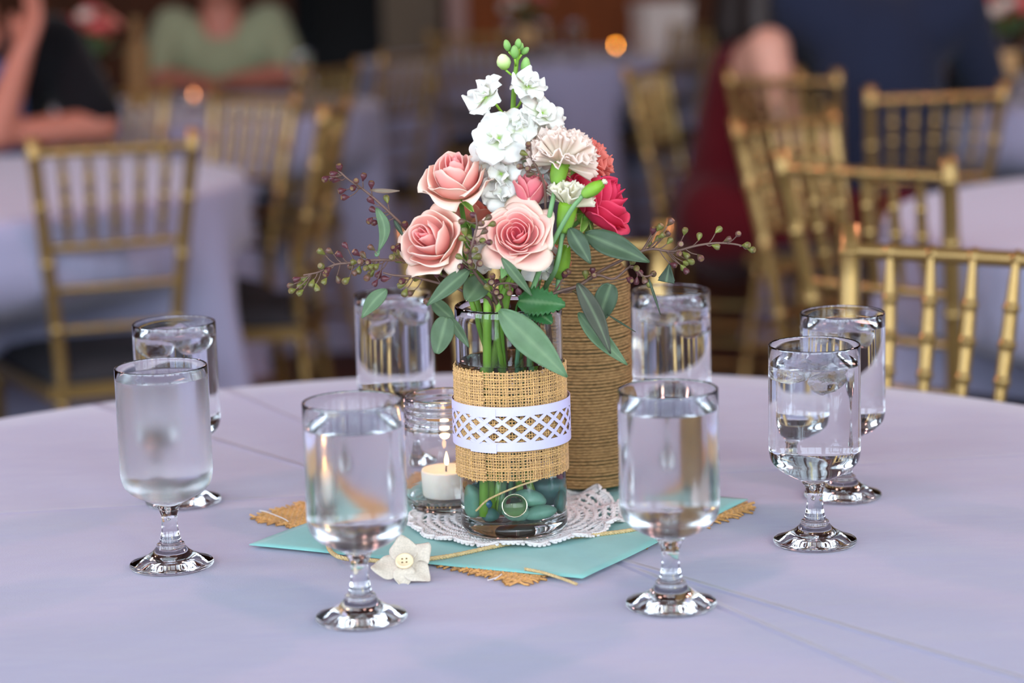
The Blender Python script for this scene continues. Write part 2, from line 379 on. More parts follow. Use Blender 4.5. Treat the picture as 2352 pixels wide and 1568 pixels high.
# ------------------------------------------------------------------ gold bamboo-look ballroom chairs
CH = 0.893
def bamboo(P, r, rings, k=10, n=40, taper=0.0):
    P = spline(P, n); d = np.concatenate([[0], np.cumsum(np.linalg.norm(np.diff(P, axis=0), axis=1))]); L = d[-1]
    extra = []
    for q in rings: extra += [q - 0.006 / L, q - 0.003 / L, q, q + 0.003 / L, q + 0.006 / L]
    ts = np.array(sorted(set(list(d / L) + [e for e in extra if 0 < e < 1])))
    Q = np.array([np.interp(ts, d / L, P[:, i]) for i in range(3)]).T
    R = np.full(len(ts), r)
    for q in rings: R *= 1 + 0.28 * np.exp(-((ts - q) * L / 0.0035) ** 2)
    if taper: R *= 1 - taper * (np.abs(ts - 0.5) * 2) ** 2
    return tube(Q, R, k)
def make_chair():                              # local: origin under the back posts, faces +Y, back leans to -Y
    root = empty('ballroom_chair')
    wt, ws = 0.146, 0.108                      # half width of the back at the top, at the seat
    def post(sx):
        return [(sx * 0.135, -0.035, 0), (sx * 0.125, 0.015, 0.22), (sx * ws, 0.035, 0.43), (sx * (ws + 0.008), 0.022, 0.58), (sx * wt, -0.045, CH)]
    def back_pt(x, z):                         # point in the plane of the back; x in -1..1
        Q = spline(post(1), 60); zz = Q[:, 2]
        return np.array((x * np.interp(z, zz, Q[:, 0]), np.interp(z, zz, Q[:, 1]), z))
    for sx in (-1, 1):
        MB().add(*bamboo(post(sx), 0.0122, (0.2, 0.42, 0.60, 0.74, 0.86, 0.965), 12)).build('back_post', M['gold'], root)
    for z, r in ((CH - 0.028, 0.0088), (0.690, 0.0075), (0.612, 0.0068), (0.535, 0.0068)):
        P = [back_pt(-1, z), back_pt(0, z) + np.array((0, -0.006, 0)), back_pt(1, z)]
        MB().add(*bamboo(P, r, (1 / 6, 1 / 3, 1 / 2, 2 / 3, 5 / 6), 8)).build('rail', M['gold'], root)
    for i in range(5):
        x = -1 + (i + 1) / 3
        MB().add(*bamboo([back_pt(x, 0.690), back_pt(x, 0.78) + np.array((0, -.004, 0)), back_pt(x, CH - 0.028)], 0.0085, (0.28, 0.5, 0.72), 8, taper=0.45)).build('spindle', M['gold'], root)
    fl = [(-1, 0.178, 0.36), (1, 0.178, 0.36)]
    for sx, x, y in fl:
        MB().add(*bamboo([(sx * x * 1.04, y + 0.02, 0), (sx * x, y, 0.43)], 0.0125, (0.2, 0.45, 0.7, 0.9), 12)).build('front_leg', M['gold'], root)
    # seat
    nx, ny = 15, 13
    def seat(z0, z1, inset):
        G = []
        for lvl in (z0, z1):
            G.append([(-0.135 + inset, 0.02 + inset, lvl), (0.135 - inset, 0.02 + inset, lvl), (0.19 - inset, 0.385 - inset, lvl), (-0.19 + inset, 0.385 - inset, lvl)])
        V = G[0] + G[1]
        return V, [(3, 2, 1, 0), (4, 5, 6, 7), (0, 1, 5, 4), (1, 2, 6, 5), (2, 3, 7, 6), (3, 0, 4, 7)]
    seat_o = MB().add(*seat(0.405, 0.432, 0)).build('seat', M['gold'], root, smooth=False)
    G = np.zeros((nx, ny, 3))
    for i in range(nx):
        for j in range(ny):
            u = -1 + 2 * i / (nx - 1); v = j / (ny - 1)
            hw = 0.128 + 0.055 * v
            e = max(abs(u), abs(2 * v - 1)); zz = 0.434 + 0.038 * (1 - max(0, (e - 0.6) / 0.4) ** 2.5)
            G[i, j] = (u * hw, 0.028 + 0.35 * v, zz)
    V, Fc, _ = sheet(G, 0.004)
    MB().add(V, Fc).build('cushion', M['cushion'], seat_o)
    for a, b in (((-0.13, 0.0, 0.2), (0.13, 0.0, 0.2)), ((-0.18, 0.37, 0.18), (0.18, 0.37, 0.18)), ((-0.18, 0.37, 0.28), (0.18, 0.37, 0.28)),
                 ((-0.127, 0.012, 0.24), (-0.182, 0.37, 0.24)), ((0.127, 0.012, 0.24), (0.182, 0.37, 0.24)),
                 ((-0.127, 0.008, 0.14), (-0.183, 0.372, 0.14)), ((0.127, 0.008, 0.14), (0.183, 0.372, 0.14))):
        MB().add(*bamboo([a, b], 0.0075, (0.25, 0.5, 0.75), 8, 12)).build('stretcher', M['gold'], root)
    return root
chair0 = make_chair(); used = [False]
def place_chair(x, y, face, label):            # face: direction (dx, dy) the sitter looks
    o = chair0 if not used[0] else copy_tree(chair0); used[0] = True
    o.location = (x, y, 0); o.rotation_euler = (0, 0, math.atan2(face[1], face[0]) - PI / 2)
    return tag(o, label, 'chair', 'gold ballroom chairs')
def chair_px(l, r, away, label, width=None):   # tops of the left and right back post as seen; away: back toward camera
    A, B = onz(*l, CH), onz(*r, CH); mid = (A + B) / 2
    d = (B - A); d.z = 0; d.normalize(); n = Vector((-d.y, d.x, 0))        # n points away from the camera
    f = n if away else -n
    # back posts lean back by 0.045 at the top relative to the origin
    p = mid + f * 0.045
    print('chair', label, 'width', round((B - A).length, 3), 'pos', [round(q, 2) for q in p[:2]], 'face', [round(q, 2) for q in f[:2]])
    return place_chair(p.x, p.y, (f.x, f.y), label), p, f

MAIN = (-0.05, 1.64); TL = (-1.29, 4.55); TB = (-1.12, 6.7); TM = (0.12, 9.25); TRt = (1.36, 3.52); TRR = (1.58, 6.5)
CHAIRS = []                                    # (table, x, y, face, label)
def ch(table, x, y, label, face=None, tuck=True):
    f = Vector((table[0] - x, table[1] - y)).normalized() if face is None else Vector(face).normalized()
    place_chair(x, y, f, label)
    if tuck: CHAIRS.append((table, math.atan2(y - table[1], x - table[0])))
ch(MAIN, 0.030, 2.44, 'gold ballroom chair directly behind the flower vase, pushed in to the near table', (0.0, -1))
ch(MAIN, 0.470, 2.285, 'gold ballroom chair at right edge of frame, nearest and sharpest chair', (-0.565, -0.825))
ch(TL, -0.716, 3.985, 'gold ballroom chair at far left, its ladder rails in full view', (-0.36, 0.93))
ch(TL, -0.61, 5.115, 'gold ballroom chair just right of the left table, its charcoal seat seen in shade', (-0.68, -0.73))
ch(TL, -0.40, 4.67, 'gold ballroom chair seen side on between the left table and the bouquet', (-1, 0.09))
ch(TL, -0.985, 5.50, 'gold ballroom chair half hidden beside the black sleeved diner', (-0.36, -0.93))
ch(TB, -0.535, 6.33, 'dim gold ballroom chair in front of the dark doorway, left of the pair', (-0.86, 0.5))
ch(TB, -0.325, 6.95, 'dim gold ballroom chair below the grey wall pier, right of the pair', (-0.82, 0.57))
ch(TRt, 0.54, 4.00, 'gold ballroom chair at the right table, the farther of its two', (0.72, -0.69))
ch(TRt, 0.545, 3.225, 'gold ballroom chair in front of the right table, behind the nearest right chair', (0.68, 0.73))
ch(TRR, 0.405, 5.735, 'gold ballroom chair the red clad diner sits on, seen nearly from its side', (0.92, -0.39), False)
ch(TRR, 0.69, 5.345, 'dim gold ballroom chair behind two others, next to a bare arm', (0.57, 0.82), False)
ch(TRR, 0.897, 4.665, 'empty gold ballroom chair standing in front of the navy jacketed diner', (-0.14, 0.99), False)
ch(TM, -0.13, 8.42, 'dim gold ballroom chair pushed to the far middle table behind the white stock', (0.2, 0.98))
ch(TM, 0.72, 8.72, 'dim gold ballroom chair at the right of the far middle table', (-0.75, 0.65))
ch(TL, -1.324, 5.70, 'gold ballroom chair beneath the diner in the black top', (0.12, -1), False)
ch(TB, -0.965, 7.78, 'gold ballroom chair beneath the diner in the green shirt', (0.05, -1), False)
ch(TRR, 0.74, 5.50, 'gold ballroom chair turned sideways beneath the diner in navy', (1, 0.1), False)
for tb, q in ((TL, (-1.30, 5.50)), (TB, (-0.955, 7.58)), (TRR, (0.93, 5.52))): CHAIRS.append((tb, math.atan2(q[1] - tb[1], q[0] - tb[0])))
def ang(t): return [a for (q, a) in CHAIRS if q == t]
make_table(*MAIN, 'round banquet table nearest the camera, carrying the goblets', 'pale lavender white cloth on the nearest table under the goblets', ang(MAIN), 1)
make_table(*TL, 'round banquet table at left behind the ladder backed chair', 'white cloth on left table with pleats falling beside the gold chair', ang(TL), 2)
make_table(*TB, 'round banquet table in front of the green shirted diner', 'dim cloth on the table before the green shirted diner', ang(TB), 3)
make_table(*TM, 'round banquet table in the middle distance behind the bouquet', 'pale blue grey cloth on the far table behind the white flowers', ang(TM), 4)
make_table(*TRt, 'round banquet table at right behind the nearest right chair', 'white cloth on the right table with mauve looking top', ang(TRt), 5)
make_table(*TRR, 'round banquet table before the navy jacketed diner', 'pale blue cloth on the table beyond the navy jacketed diner', ang(TRR), 6)

# ------------------------------------------------------------------ water goblets
SEG = 72
GH = 0.156
def smooth_prof(P, n): return [tuple(p) for p in spline([(p[0], p[1], 0) for p in P], n)[:, :2]]
foot_p = [(0, 0.0012), (0.018, 0.0010), (0.0300, 0.0), (0.0318, 0.0004), (0.0325, 0.0018), (0.0317, 0.0032)] + smooth_prof([(0.0300, 0.0038), (0.0220, 0.0068), (0.0150, 0.0110), (0.0112, 0.0152)], 10) + [(0.0108, 0.0160), (0.0108, 0.0172), (0.0098, 0.0180)]
stem_p = [(0.0098, 0.0180)] + smooth_prof([(0.0088, 0.0186), (0.0070, 0.0250), (0.0060, 0.0330), (0.0064, 0.0400), (0.0085, 0.0462)], 14) + [(0.0100, 0.0478), (0.0098, 0.0490)]
bowl_p = [(0.0098, 0.0490)] + smooth_prof([(0.0120, 0.0500), (0.0190, 0.0535), (0.0270, 0.0580), (0.0325, 0.0635), (0.0347, 0.0700), (0.0352, 0.0800), (0.0351, 0.1100), (0.0350, 0.1548)], 30) + [(0.0348, 0.1556), (0.0342, 0.1560), (0.0336, 0.1556), (0.0334, 0.1548)]
inner_q = np.array(smooth_prof([(0.0339, 0.1545), (0.0339, 0.1400), (0.0338, 0.1100), (0.0334, 0.0800), (0.0320, 0.0710), (0.0285, 0.0652), (0.0225, 0.0608), (0.0120, 0.0575), (0.004, 0.0566)], 60))
bowl_p = bowl_p[:-2] + [(0.0340, 0.1556)]
foot_me = MB().add(*lathe(foot_p, SEG)).me('foot'); stem_me = MB().add(*lathe(stem_p, SEG)).me('stem_glass')
foot_me.materials.append(M['glass']); stem_me.materials.append(M['glass'])
def split_inner(level):
    r = float(np.interp(level, inner_q[::-1, 1], inner_q[::-1, 0]))
    hi_ = [tuple(q) for q in inner_q if q[1] > level + 0.0003] + [(r, level)]
    lo_ = [(r, level)] + [tuple(q) for q in inner_q if q[1] < level - 0.0003] + [(0, 0.0565)]
    return hi_, lo_, r
def mist(level, rough):                        # glass misted by condensation below the water line
    m = pm('misted_glass', (0.97, 0.985, 0.985), 0.0, trans=1, ior=1.5); nt = m.node_tree
    tc = nt.nodes.new('ShaderNodeTexCoord'); sp = nt.nodes.new('ShaderNodeSeparateXYZ'); nt.links.new(tc.outputs['Object'], sp.inputs[0])
    r = nt.nodes.new('ShaderNodeMapRange'); r.inputs[1].default_value = level - 0.004; r.inputs[2].default_value = level + 0.002; r.inputs[3].default_value = rough; r.inputs[4].default_value = 0
    nt.links.new(sp.outputs[2], r.inputs[0]); nt.links.new(r.outputs[0], nt.nodes['Principled BSDF'].inputs['Roughness']); return m
def bowl_mesh(level, rough):
    m_ = MB().add(*lathe(bowl_p + split_inner(level)[0], SEG)).me('bowl'); m_.materials.append(mist(level, rough) if rough else M['glass']); return m_
def water_mesh(level):
    hi_, lo_, r = split_inner(level); a = MB(); a.add(*lathe(lo_, SEG)); n1 = len(a.F)
    a.add(*lathe([(r, level), (r - 0.0006, level - 0.0003), (r - 0.002, level - 0.0006), (0.02, level - 0.0007), (0, level - 0.0007)], SEG))
    m_ = a.me('water'); m_.materials.append(M['wet']); m_.materials.append(M['water'])
    m_.polygons.foreach_set('material_index', [0] * n1 + [1] * (len(a.F) - n1)); return m_
def ice_mesh(seed):
    r_ = random.Random(seed); V, Fc = sphere((0, 0, 0), 1, 16, 11)
    out = []
    for v in V:
        x, y, z = [math.copysign(abs(q) ** 0.55, q) for q in v]
        n = 1 + 0.10 * math.sin(5 * x + seed) * math.cos(4 * y + 2 * seed)
        out.append((x * 0.0125 * n, y * 0.0095 * n, z * 0.0075 * n + 0.003 * abs(x)))
    return MB().add(out, Fc).me('ice_cube')
ICE = [ice_mesh(k) for k in range(3)]
for q in ICE: q.materials.append(M['ice'])
gob = [(-0.111, 1.487, 0.1385, 0.13, 0, 'near left water goblet in front of the linen flower, no ice'),
       (0.107, 1.498, 0.142, 0.13, 0, 'near right water goblet standing before the twine bottle'),
       (-0.266, 1.638, 0.1475, 0.24, 0, 'misted water goblet at left, fuller and in front of another'),
       (0.230, 1.651, 0.1410, 0.03, 3, 'right water goblet with thin floating ice, in front of another'),
       (0.273, 1.792, 0.1450, 0, 3, 'right rear water goblet partly hidden behind the nearer one'),
       (-0.285, 1.836, 0.1465, 0, 3, 'left rear water goblet partly hidden behind the misted one'),
       (-0.106, 1.959, 0.1480, 0, 4, 'back water goblet left of the vase, half hidden by candle jar'),
       (0.142, 1.936, 0.1420, 0, 4, 'back water goblet right of the twine bottle')]
def goblet(x, y, z, level, fog, nice, label, group, seed=0):
    g = empty('water_goblet', (x, y, z), seed * 1.3, label, 'goblet', group)
    link('foot', foot_me, None, g); link('stem', stem_me, None, g); link('bowl', bowl_mesh(level, fog), None, g)
    if level:
        wo = link('water', water_mesh(level), None, g)
        for k in range(nice):
            o = link('ice_cube', ICE[k % 3], None, wo)
            a = k * 2.3 + seed; o.location = (0.0155 * math.cos(a), 0.0155 * math.sin(a), level - 0.0075 - 0.010 * (k // 3) - 0.004 * (k % 2))
            o.rotation_euler = (0.4 * math.sin(a * 3), 0.5 * math.cos(a * 2), a * 1.7)
    return g
for i, (x, y, lv, fog, ni, lab) in enumerate(gob): goblet(x, y, TZ + 0.0004, lv, fog, ni, lab, 'water goblets ringing the centrepiece', i + 1)

# ------------------------------------------------------------------ cloths under the centrepiece
def weave(mapfn, lu, lv, pitch, tr, amp, c0, mb, fringe=0.0, k=4, seed=1, sub=1):
    r_ = random.Random(seed); nu, nv = int(lu / pitch), int(lv / pitch)
    for direction in (0, 1):
        n, m, lm = (nu, nv, lv) if direction == 0 else (nv, nu, lu)
        for i in range(n + 1):
            jit = r_.uniform(-0.18, 0.18) * pitch; e0 = r_.uniform(0.15, 1) * fringe; e1 = r_.uniform(0.15, 1) * fringe
            off = r_.uniform(0, 6.28); rad = tr * r_.uniform(0.8, 1.2)
            P = []
            steps = m * 2 * sub
            for j in range(-2, steps + 3):
                t = j / steps * lm
                if j < 0: t = -e0 * (abs(j) / 2)
                if j > steps: t = lm + e1 * ((j - steps) / 2)
                ph = PI * (t / pitch) + PI * (i + direction)
                h = amp * math.cos(ph)
                w_ = jit + 0.08 * pitch * math.sin(t / pitch * 0.7 + off)
                P.append(mapfn(i * pitch + w_, t, h) if direction == 0 else mapfn(t, i * pitch + w_, h))
            q = r_.uniform(0.78, 1.15); c = (c0[0] * q, c0[1] * q, c0[2] * q * r_.uniform(0.9, 1.05))
            V, Fc = tube(P, rad, k, caps=False); mb.add(V, Fc, c)

DZ = TZ
A0, A1, A2 = [Vector((*onz(*q, DZ + 0.002)[:2], 0)) for q in ((592, 1186), (1196, 1336), (1738, 1165))]; ub = A1 - A0; vb = A2 - A1; vb -= ub * (ub.dot(vb) / ub.dot(ub))
lub, lvb = ub.length, vb.length; ub.normalize(); vb.normalize()
def bmap(u, v, h):
    p = A0 + ub * u + vb * v; return (p.x, p.y, DZ + 0.0015 + h + 0.0004 * abs(math.sin(9 * u / lub + 4 * v / lvb)))
mb = MB(); weave(bmap, lub, lvb, 0.0032, 0.0010, 0.0006, s(196, 146, 86), mb, fringe=0.012, seed=3)
tag(mb.build('burlap_square', M['burlap']), 'brown burlap square with frayed edges under the aqua cloth', 'burlap')
# aqua square
Lc, Fc_, Rc = [Vector((*onz(*q, DZ + 0.0035)[:2], 0)) for q in ((572, 1250), (1338, 1328), (1718, 1146))]; Bc = Lc + Rc - Fc_
n = 34; G = np.zeros((n, n, 3))
for i in range(n):
    for j in range(n):
        u, v = i / (n - 1), j / (n - 1)
        p = Lc * (1 - u) * (1 - v) + Fc_ * u * (1 - v) + Rc * u * v + Bc * (1 - u) * v
        over = 1.0
        e = min(u, v, 1 - u, 1 - v)
        z = 0.0042 + 0.0004 * math.sin(7 * u + 3 * v) + 0.0003 * math.sin(13 * v - 5 * u) - 0.0010 * max(0, 1 - e / 0.10)
        G[i, j] = (p.x, p.y, DZ + z)
V, Fq, _ = sheet(G, 0.0008)
tag(MB().add(V, Fq).build('aqua_cloth_square', M['aqua']), 'plain aqua cloth square laid cornerwise beneath the doily', 'cloth square')

VZ = DZ + 0.0092; VC = onz(1182, 1211, VZ); VC.z = 0              # vase foot
# crocheted doily
mb = MB(); DCx, DCy, DR = VC.x + 0.002, VC.y + 0.041, 0.087
def dz(r, a):
    ruffle = max(0, (r - 0.070) / 0.03)
    right = 0.5 + 0.5 * math.cos(a - 0.5)
    inner_ = 0.0068
    return DZ + inner_ + ruffle * (0.0004 + (0.0028 + 0.0085 * right ** 3) * (0.5 + 0.5 * math.sin(11 * a + 0.7)) - 0.001)
def dp(r, a): return (DCx + 0.885 * r * math.cos(a), DCy + 0.885 * r * math.sin(a), dz(r, a))
for ri, r in enumerate(np.arange(0.008, 0.090, 0.0080)):
    n = int(36 + r * 2600); kx = int(max(6, r * 2 * PI / 0.0062))
    for phs in (0, PI):
        P = [dp(r + 0.0020 * math.sin(kx * 2 * PI * q / n + phs), 2 * PI * q / n) for q in range(n)]
        P = [(p[0], p[1], p[2] + 0.0007 * math.cos(kx * 2 * PI * q / n + phs)) for q, p in enumerate(P)]
        mb.add(*tube(P, 0.00120, 5, closed=True))
for k in range(44):
    a = 2 * PI * k / 44
    P = [dp(r, a + 0.05 * math.sin(r * 420 + k)) for r in np.linspace(0.012, 0.092, 26)]
    mb.add(*tube(P, 0.00115, 5))
for k in range(27):                              # scalloped shells along the edge
    a = 2 * PI * k / 27
    for q in range(5):
        a1 = a + (q - 2) * 0.042
        P = [dp(0.086, a + (q - 2) * 0.02), dp(0.093, a1), dp(0.0985 + 0.0015 * math.cos((q - 2) * 0.9), a1 + 0.012), dp(0.0985, a1 + 0.03), dp(0.092, a1 + 0.022)]
        mb.add(*tube(spline(P, 12), 0.00105, 5))
    P = [dp(0.094 + 0.0048 * math.sin(PI * t), a - 0.11 + 0.22 * t) for t in np.linspace(0, 1, 16)]
    P = [(p[0], p[1], p[2] + 0.0012) for p in P]
    mb.add(*tube(P, 0.0013, 6))
tag(mb.build('crochet_doily', M['lace']), 'white crocheted doily with ruffled scalloped edge under the vase', 'doily')

# cord across the cloths, with loose end
def rope(path, r, mbx, n=160, twist=900):
    P = spline(path, n); T, N, B = frames(P); d = np.concatenate([[0], np.cumsum(np.linalg.norm(np.diff(P, axis=0), axis=1))])
    for ph in (0, 2 * PI / 3, 4 * PI / 3):
        a = d * twist + ph
        Q = P + (np.cos(a)[:, None] * N + np.sin(a)[:, None] * B) * r * 0.55
        mbx.add(*tube(Q, r * 0.62, 6))
def dropz(px, py, z): p = onz(px, py, DZ + z); return (p.x, p.y, p.z)
mb = MB()
rope([dropz(752, 1242, .0066), dropz(757, 1262, .0066), dropz(775, 1277, .008), dropz(805, 1284, .0055), dropz(850, 1286, .0055), dropz(905, 1290, .0075), dropz(960, 1286, .0066), dropz(1040, 1275, .0066), dropz(1130, 1256, .0066), dropz(1230, 1238, .0066), dropz(1330, 1231, .0066), dropz(1400, 1224, .0066), dropz(1455, 1216, .0066), dropz(1520, 1200, .0066)], 0.0016, mb, 300)
tag(mb.build('twisted_rope', M['cord']), 'tan twisted rope lying across the aqua cloth through the linen flower', 'rope')
mb = MB(); rope([dropz(1205, 1306, .0065), dropz(1245, 1314, .005), dropz(1290, 1328, .0042), dropz(1325, 1341, .003)], 0.0011, mb, 80)
tag(mb.build('loose_twine', M['cord']), 'short loose tan twine end at the front aqua corner', 'twine')
mb = MB(); 
for pts in ([(1120, 1332), (1140, 1326), (1152, 1318), (1136, 1330)], [(596, 1172), (615, 1176), (650, 1190), (662, 1197)]):
    mb.add(*tube(spline([dropz(*p, .0045) for p in pts], 30), 0.00045, 5))
    tag(mb.build('white_thread', M['lace']), 'fine white thread lying on the front burlap edge' if pts[0][0] > 1000 else 'fine white thread lying on the left burlap corner', 'thread'); mb = MB()

# linen flower with button
fl = empty('linen_flower', onz(930, 1294, DZ + 0.012), 0, 'cream linen flower with a sewn button, threaded on the cord', 'fabric flower')
fn = Vector((-0.05, -0.62, 0.78)).normalized(); fq = axis_mat((0, 0, 0), fn)
def lpetal(a, L, wd, lift, seed):
    nu, nv = 11, 12; G = np.zeros((nu, nv, 3))
    for i in range(nu):
        for j in range(nv):
            u = -1 + 2 * i / (nu - 1); v = j / (nv - 1)
            hw = wd * (0.28 + 0.85 * math.sin(PI * min(1, 0.12 + 0.70 * v)) ** 1.0) * (1 - 0.25 * max(0, v - 0.75) / 0.25)
            vv = v * (1 - 0.20 * abs(u) ** 2.2)
            x = L * vv + 0.002; y = u * hw
            z = lift * vv ** 1.5 + 0.0016 * math.sin(3.1 * u + seed) * vv + 0.0012 * math.cos(5 * vv + seed)
            c, s_ = math.cos(a), math.sin(a)
            G[i, j] = fq @ Vector((x * c - y * s_, x * s_ + y * c, z))
    V, Fq, _ = sheet(G, 0.0007); return MB().add(V, Fq)
up = math.pi / 2
for k, (a, L, wd, lf) in enumerate(((1.62, 0.0205, 0.0098, 0.005), (0.62, 0.0215, 0.0100, 0.002), (-0.72, 0.0215, 0.0088, -0.002), (-1.62, 0.018, 0.0075, -0.001), (3.25, 0.0235, 0.0098, 0.0005))):
    lpetal(a, L, wd, lf, k * 1.7).build('petal', M['linen'], fl)
Mb = fq @ Matrix.Translation((0, 0, 0.0022))
bt = MB().add(xf(lathe([(0, 0), (0.0062, 0), (0.0068, 0.0008), (0.0066, 0.0022), (0.0056, 0.0026), (0.0048, 0.0018), (0, 0.0016)], 32)[0], Mb), lathe([(0, 0), (0.0062, 0), (0.0068, 0.0008), (0.0066, 0.0022), (0.0056, 0.0026), (0.0048, 0.0018), (0, 0.0016)], 32)[1]).build('button', M['button'], fl)
hm = MB()
for dx in (-1, 1):
    for dy in (-1, 1):
        V, Fq = lathe([(0, 0), (0.0007, 0), (0.0007, 0.0003), (0, 0.0003)], 10)
        hm.add(xf(V, Mb @ Matrix.Translation((dx * 0.0016, dy * 0.0016, 0.0016))), Fq)
hm.build('button_holes', M['hole'], bt)

# ------------------------------------------------------------------ glass vase with burlap and paper lace
VH = at(1167, 697, VC.y).z - VZ; VR = 0.0419
print('vase height', VH)
va = empty('glass_vase', (VC.x, VC.y, VZ), 0, 'clear glass cylinder vase wrapped in burlap and white cut paper lace', 'vase')
wi = VR - 0.0026
WL = 0.1360
vp = [(0, 0.0006), (VR - 0.006, 0.0), (VR - 0.002, 0.0008), (VR, 0.003)] + [(VR, z) for z in np.linspace(0.008, VH - 0.002, 20)] + [(VR - 0.0005, VH - 0.0006), (VR - 0.0013, VH), (VR - 0.0021, VH - 0.0006)] + [(wi, z) for z in np.linspace(VH - 0.003, WL, 10)]
MB().add(*lathe(vp, 96)).build('glass_body', M['glass'], va)
a_ = MB(); a_.add(*lathe([(wi, z) for z in np.linspace(WL, 0.016, 18)] + [(wi - 0.002, 0.0125), (wi - 0.008, 0.0115), (0, 0.0112)], 96)); n1 = len(a_.F)
a_.add(*lathe([(wi, WL), (wi - 0.0008, WL - 0.0003), (wi - 0.003, WL - 0.0007), (0, WL - 0.0008)], 96))
wm_ = a_.me('water'); wm_.materials.append(M['wet']); wm_.materials.append(M['water']); wm_.polygons.foreach_set('material_index', [0] * n1 + [1] * (len(a_.F) - n1))
link('water', wm_, None, va)
z_lo, z_hi = 0.0490, 0.1320
mb = MB(); Rw = VR + 0.0013; circ = 2 * PI * Rw
def vmap(u, v, h):
    a = -PI / 2 - 0.9 + u / Rw; r = Rw + h; return (r * math.cos(a), r * math.sin(a), z_lo + v)
weave(vmap, circ, z_hi - z_lo, 0.00218, 0.00072, 0.0004, s(200, 158, 104), mb, fringe=0.002, seed=11)
def vmap2(u, v, h):
    a = -PI / 2 - 1.35 + u / Rw; r = Rw + 0.0014 + h; return (r * math.cos(a), r * math.sin(a), z_lo - 0.0005 + v)
weave(vmap2, 0.84 * Rw, z_hi - z_lo + 0.001, 0.00205, 0.00078, 0.0004, s(202, 160, 106), mb, fringe=0.0022, seed=12)
tag(mb.build('burlap_wrap', M['burlap'], va), kind='stuff')
# paper lace band
def band(R, a0, a1, zb, zt, th, mbx, closed, tilt=0.0):
    def pt(a, z, r): return (r * math.cos(a), r * math.sin(a), z + tilt * math.cos(a))
    def strip(a, b, za, zb_, n):                # border ring segment
        G = np.zeros((n, 2, 3))
        for i in range(n):
            t = a + (b - a) * i / (n - 1); G[i, 0] = pt(t, za, R); G[i, 1] = pt(t, zb_, R)
        V, Fq, _ = sheet(G, th); mbx.add(V, Fq)
    nb = max(8, int((a1 - a0) * 18))
    bw_ = 0.0070; strip(a0, a1, zb, zb + bw_, nb); strip(a0, a1, zt - bw_, zt, nb)
    zl, zh = zb + bw_ - 0.0006, zt - bw_ + 0.0006
    P_ = 2 * PI / 20; H2 = (zh - zl)             # a strip crosses the lattice over two periods of half width
    k0, k1 = int(math.floor(a0 / P_)) - 2, int(math.ceil(a1 / P_)) + 2
    hwid = 0.00125 / R
    for sgn in (1, -1):
        for k in range(k0, k1 + 1):
            G = []
            for i in range(15):
                t = i / 14; z = zl + H2 * t; a = k * P_ + sgn * P_ * 2 * (t - 0.5) * 1.0
                if a < a0 or a > a1: continue
                G.append([pt(a - hwid * 1.8, z, R + sgn * th * 0.15), pt(a + hwid * 1.8, z, R + sgn * th * 0.15)])
            if len(G) > 1:
                V, Fq, _ = sheet(np.array(G), th * 0.8); mbx.add(V, Fq)
zb_, zt_ = 0.0720, 0.1065
mb = MB(); band(VR + 0.0042, -PI / 2 - 0.28 - 2 * PI + 0.001, -PI / 2 - 0.28, zb_, zt_, 0.0005, mb, True)
band(VR + 0.0048, -PI / 2 - 0.75, -PI / 2 - 0.26, zb_ - 0.0012, zt_ - 0.0012, 0.0005, mb, False)
mb.build('paper_lace_band', M['paper'], va, smooth=False)
# twine tail hanging inside the wrap
mb = MB()
P = [(-0.008, -VR - 0.003, 0.044), (0.006, -VR - 0.0022, 0.043), (-0.006, -VR - 0.0022, 0.038), (-0.020, -VR * 0.87 - 0.0022, 0.031), (-0.0285, -VR * 0.74 - 0.002, 0.023), (-0.030, -VR * 0.72 - 0.002, 0.018)]
rope([(0.019, -VR * 0.90 - 0.0025, 0.0480), (0.005, -VR - 0.0012, 0.0445), (-0.010, -VR * 0.98 - 0.0012, 0.0385), (-0.021, -VR * 0.87 - 0.0012, 0.0320), (-0.0295, -VR * 0.72 - 0.0012, 0.0225)], 0.00075, mb, 90, 1500)
mb.build('twine_tail', M['cord'], va)

# pebbles in the vase
def pebble(x, y, z, rx, ry, rz, rot, label, mat='pebble', seed=0):
    V, Fq = sphere((0, 0, 0), 1, 20, 13); out = []
    for v in V:
        n = 1 + 0.10 * math.sin(2.3 * v[0] + seed) + 0.08 * math.cos(2.9 * v[1] - seed * 2) + 0.05 * math.sin(4 * v[2] + seed)
        out.append((v[0] * rx * n * 1.1, v[1] * ry * n, v[2] * rz * n * 1.12))
    o = MB().add(out, Fq).build('pebble', M[mat], None, loc=(VC.x + x, VC.y + y, VZ + z)); o.rotation_euler = rot
    return tag(o, label, 'pebble', 'green pebbles in the vase')
zf = 0.0118
pebble(0.002, -0.0215, zf + 0.0065, 0.0098, 0.008, 0.0062, (0, 0.1, 0.2), 'squat green pebble resting at vase bottom under the glass gem', seed=1)
pebble(0.0185, -0.0195, zf + 0.0060, 0.0125, 0.007, 0.0056, (0, -0.1, 0.15), 'long green pebble lying at the front right of vase bottom', seed=2)
pebble(0.0115, -0.016, zf + 0.0170, 0.0105, 0.007, 0.0055, (0, 0.2, -0.2), 'light green pebble stacked right of the glass gem', seed=3)
pebble(-0.027, -0.013, zf + 0.0140, 0.0075, 0.009, 0.0135, (0.2, -0.25, 0.4), 'tall pale green pebble leaning on the left vase wall', seed=4)
pebble(0.020, 0.006, zf + 0.0180, 0.0125, 0.009, 0.0110, (0, 0.2, 0.3), 'large dark teal pebble at the back right of the vase', 'pebble_dark', 5)
pebble(-0.014, 0.008, zf + 0.0170, 0.0110, 0.010, 0.0100, (0, 0.4, 0.3), 'dark teal pebble behind the green stems in the vase', 'pebble_dark', 6)
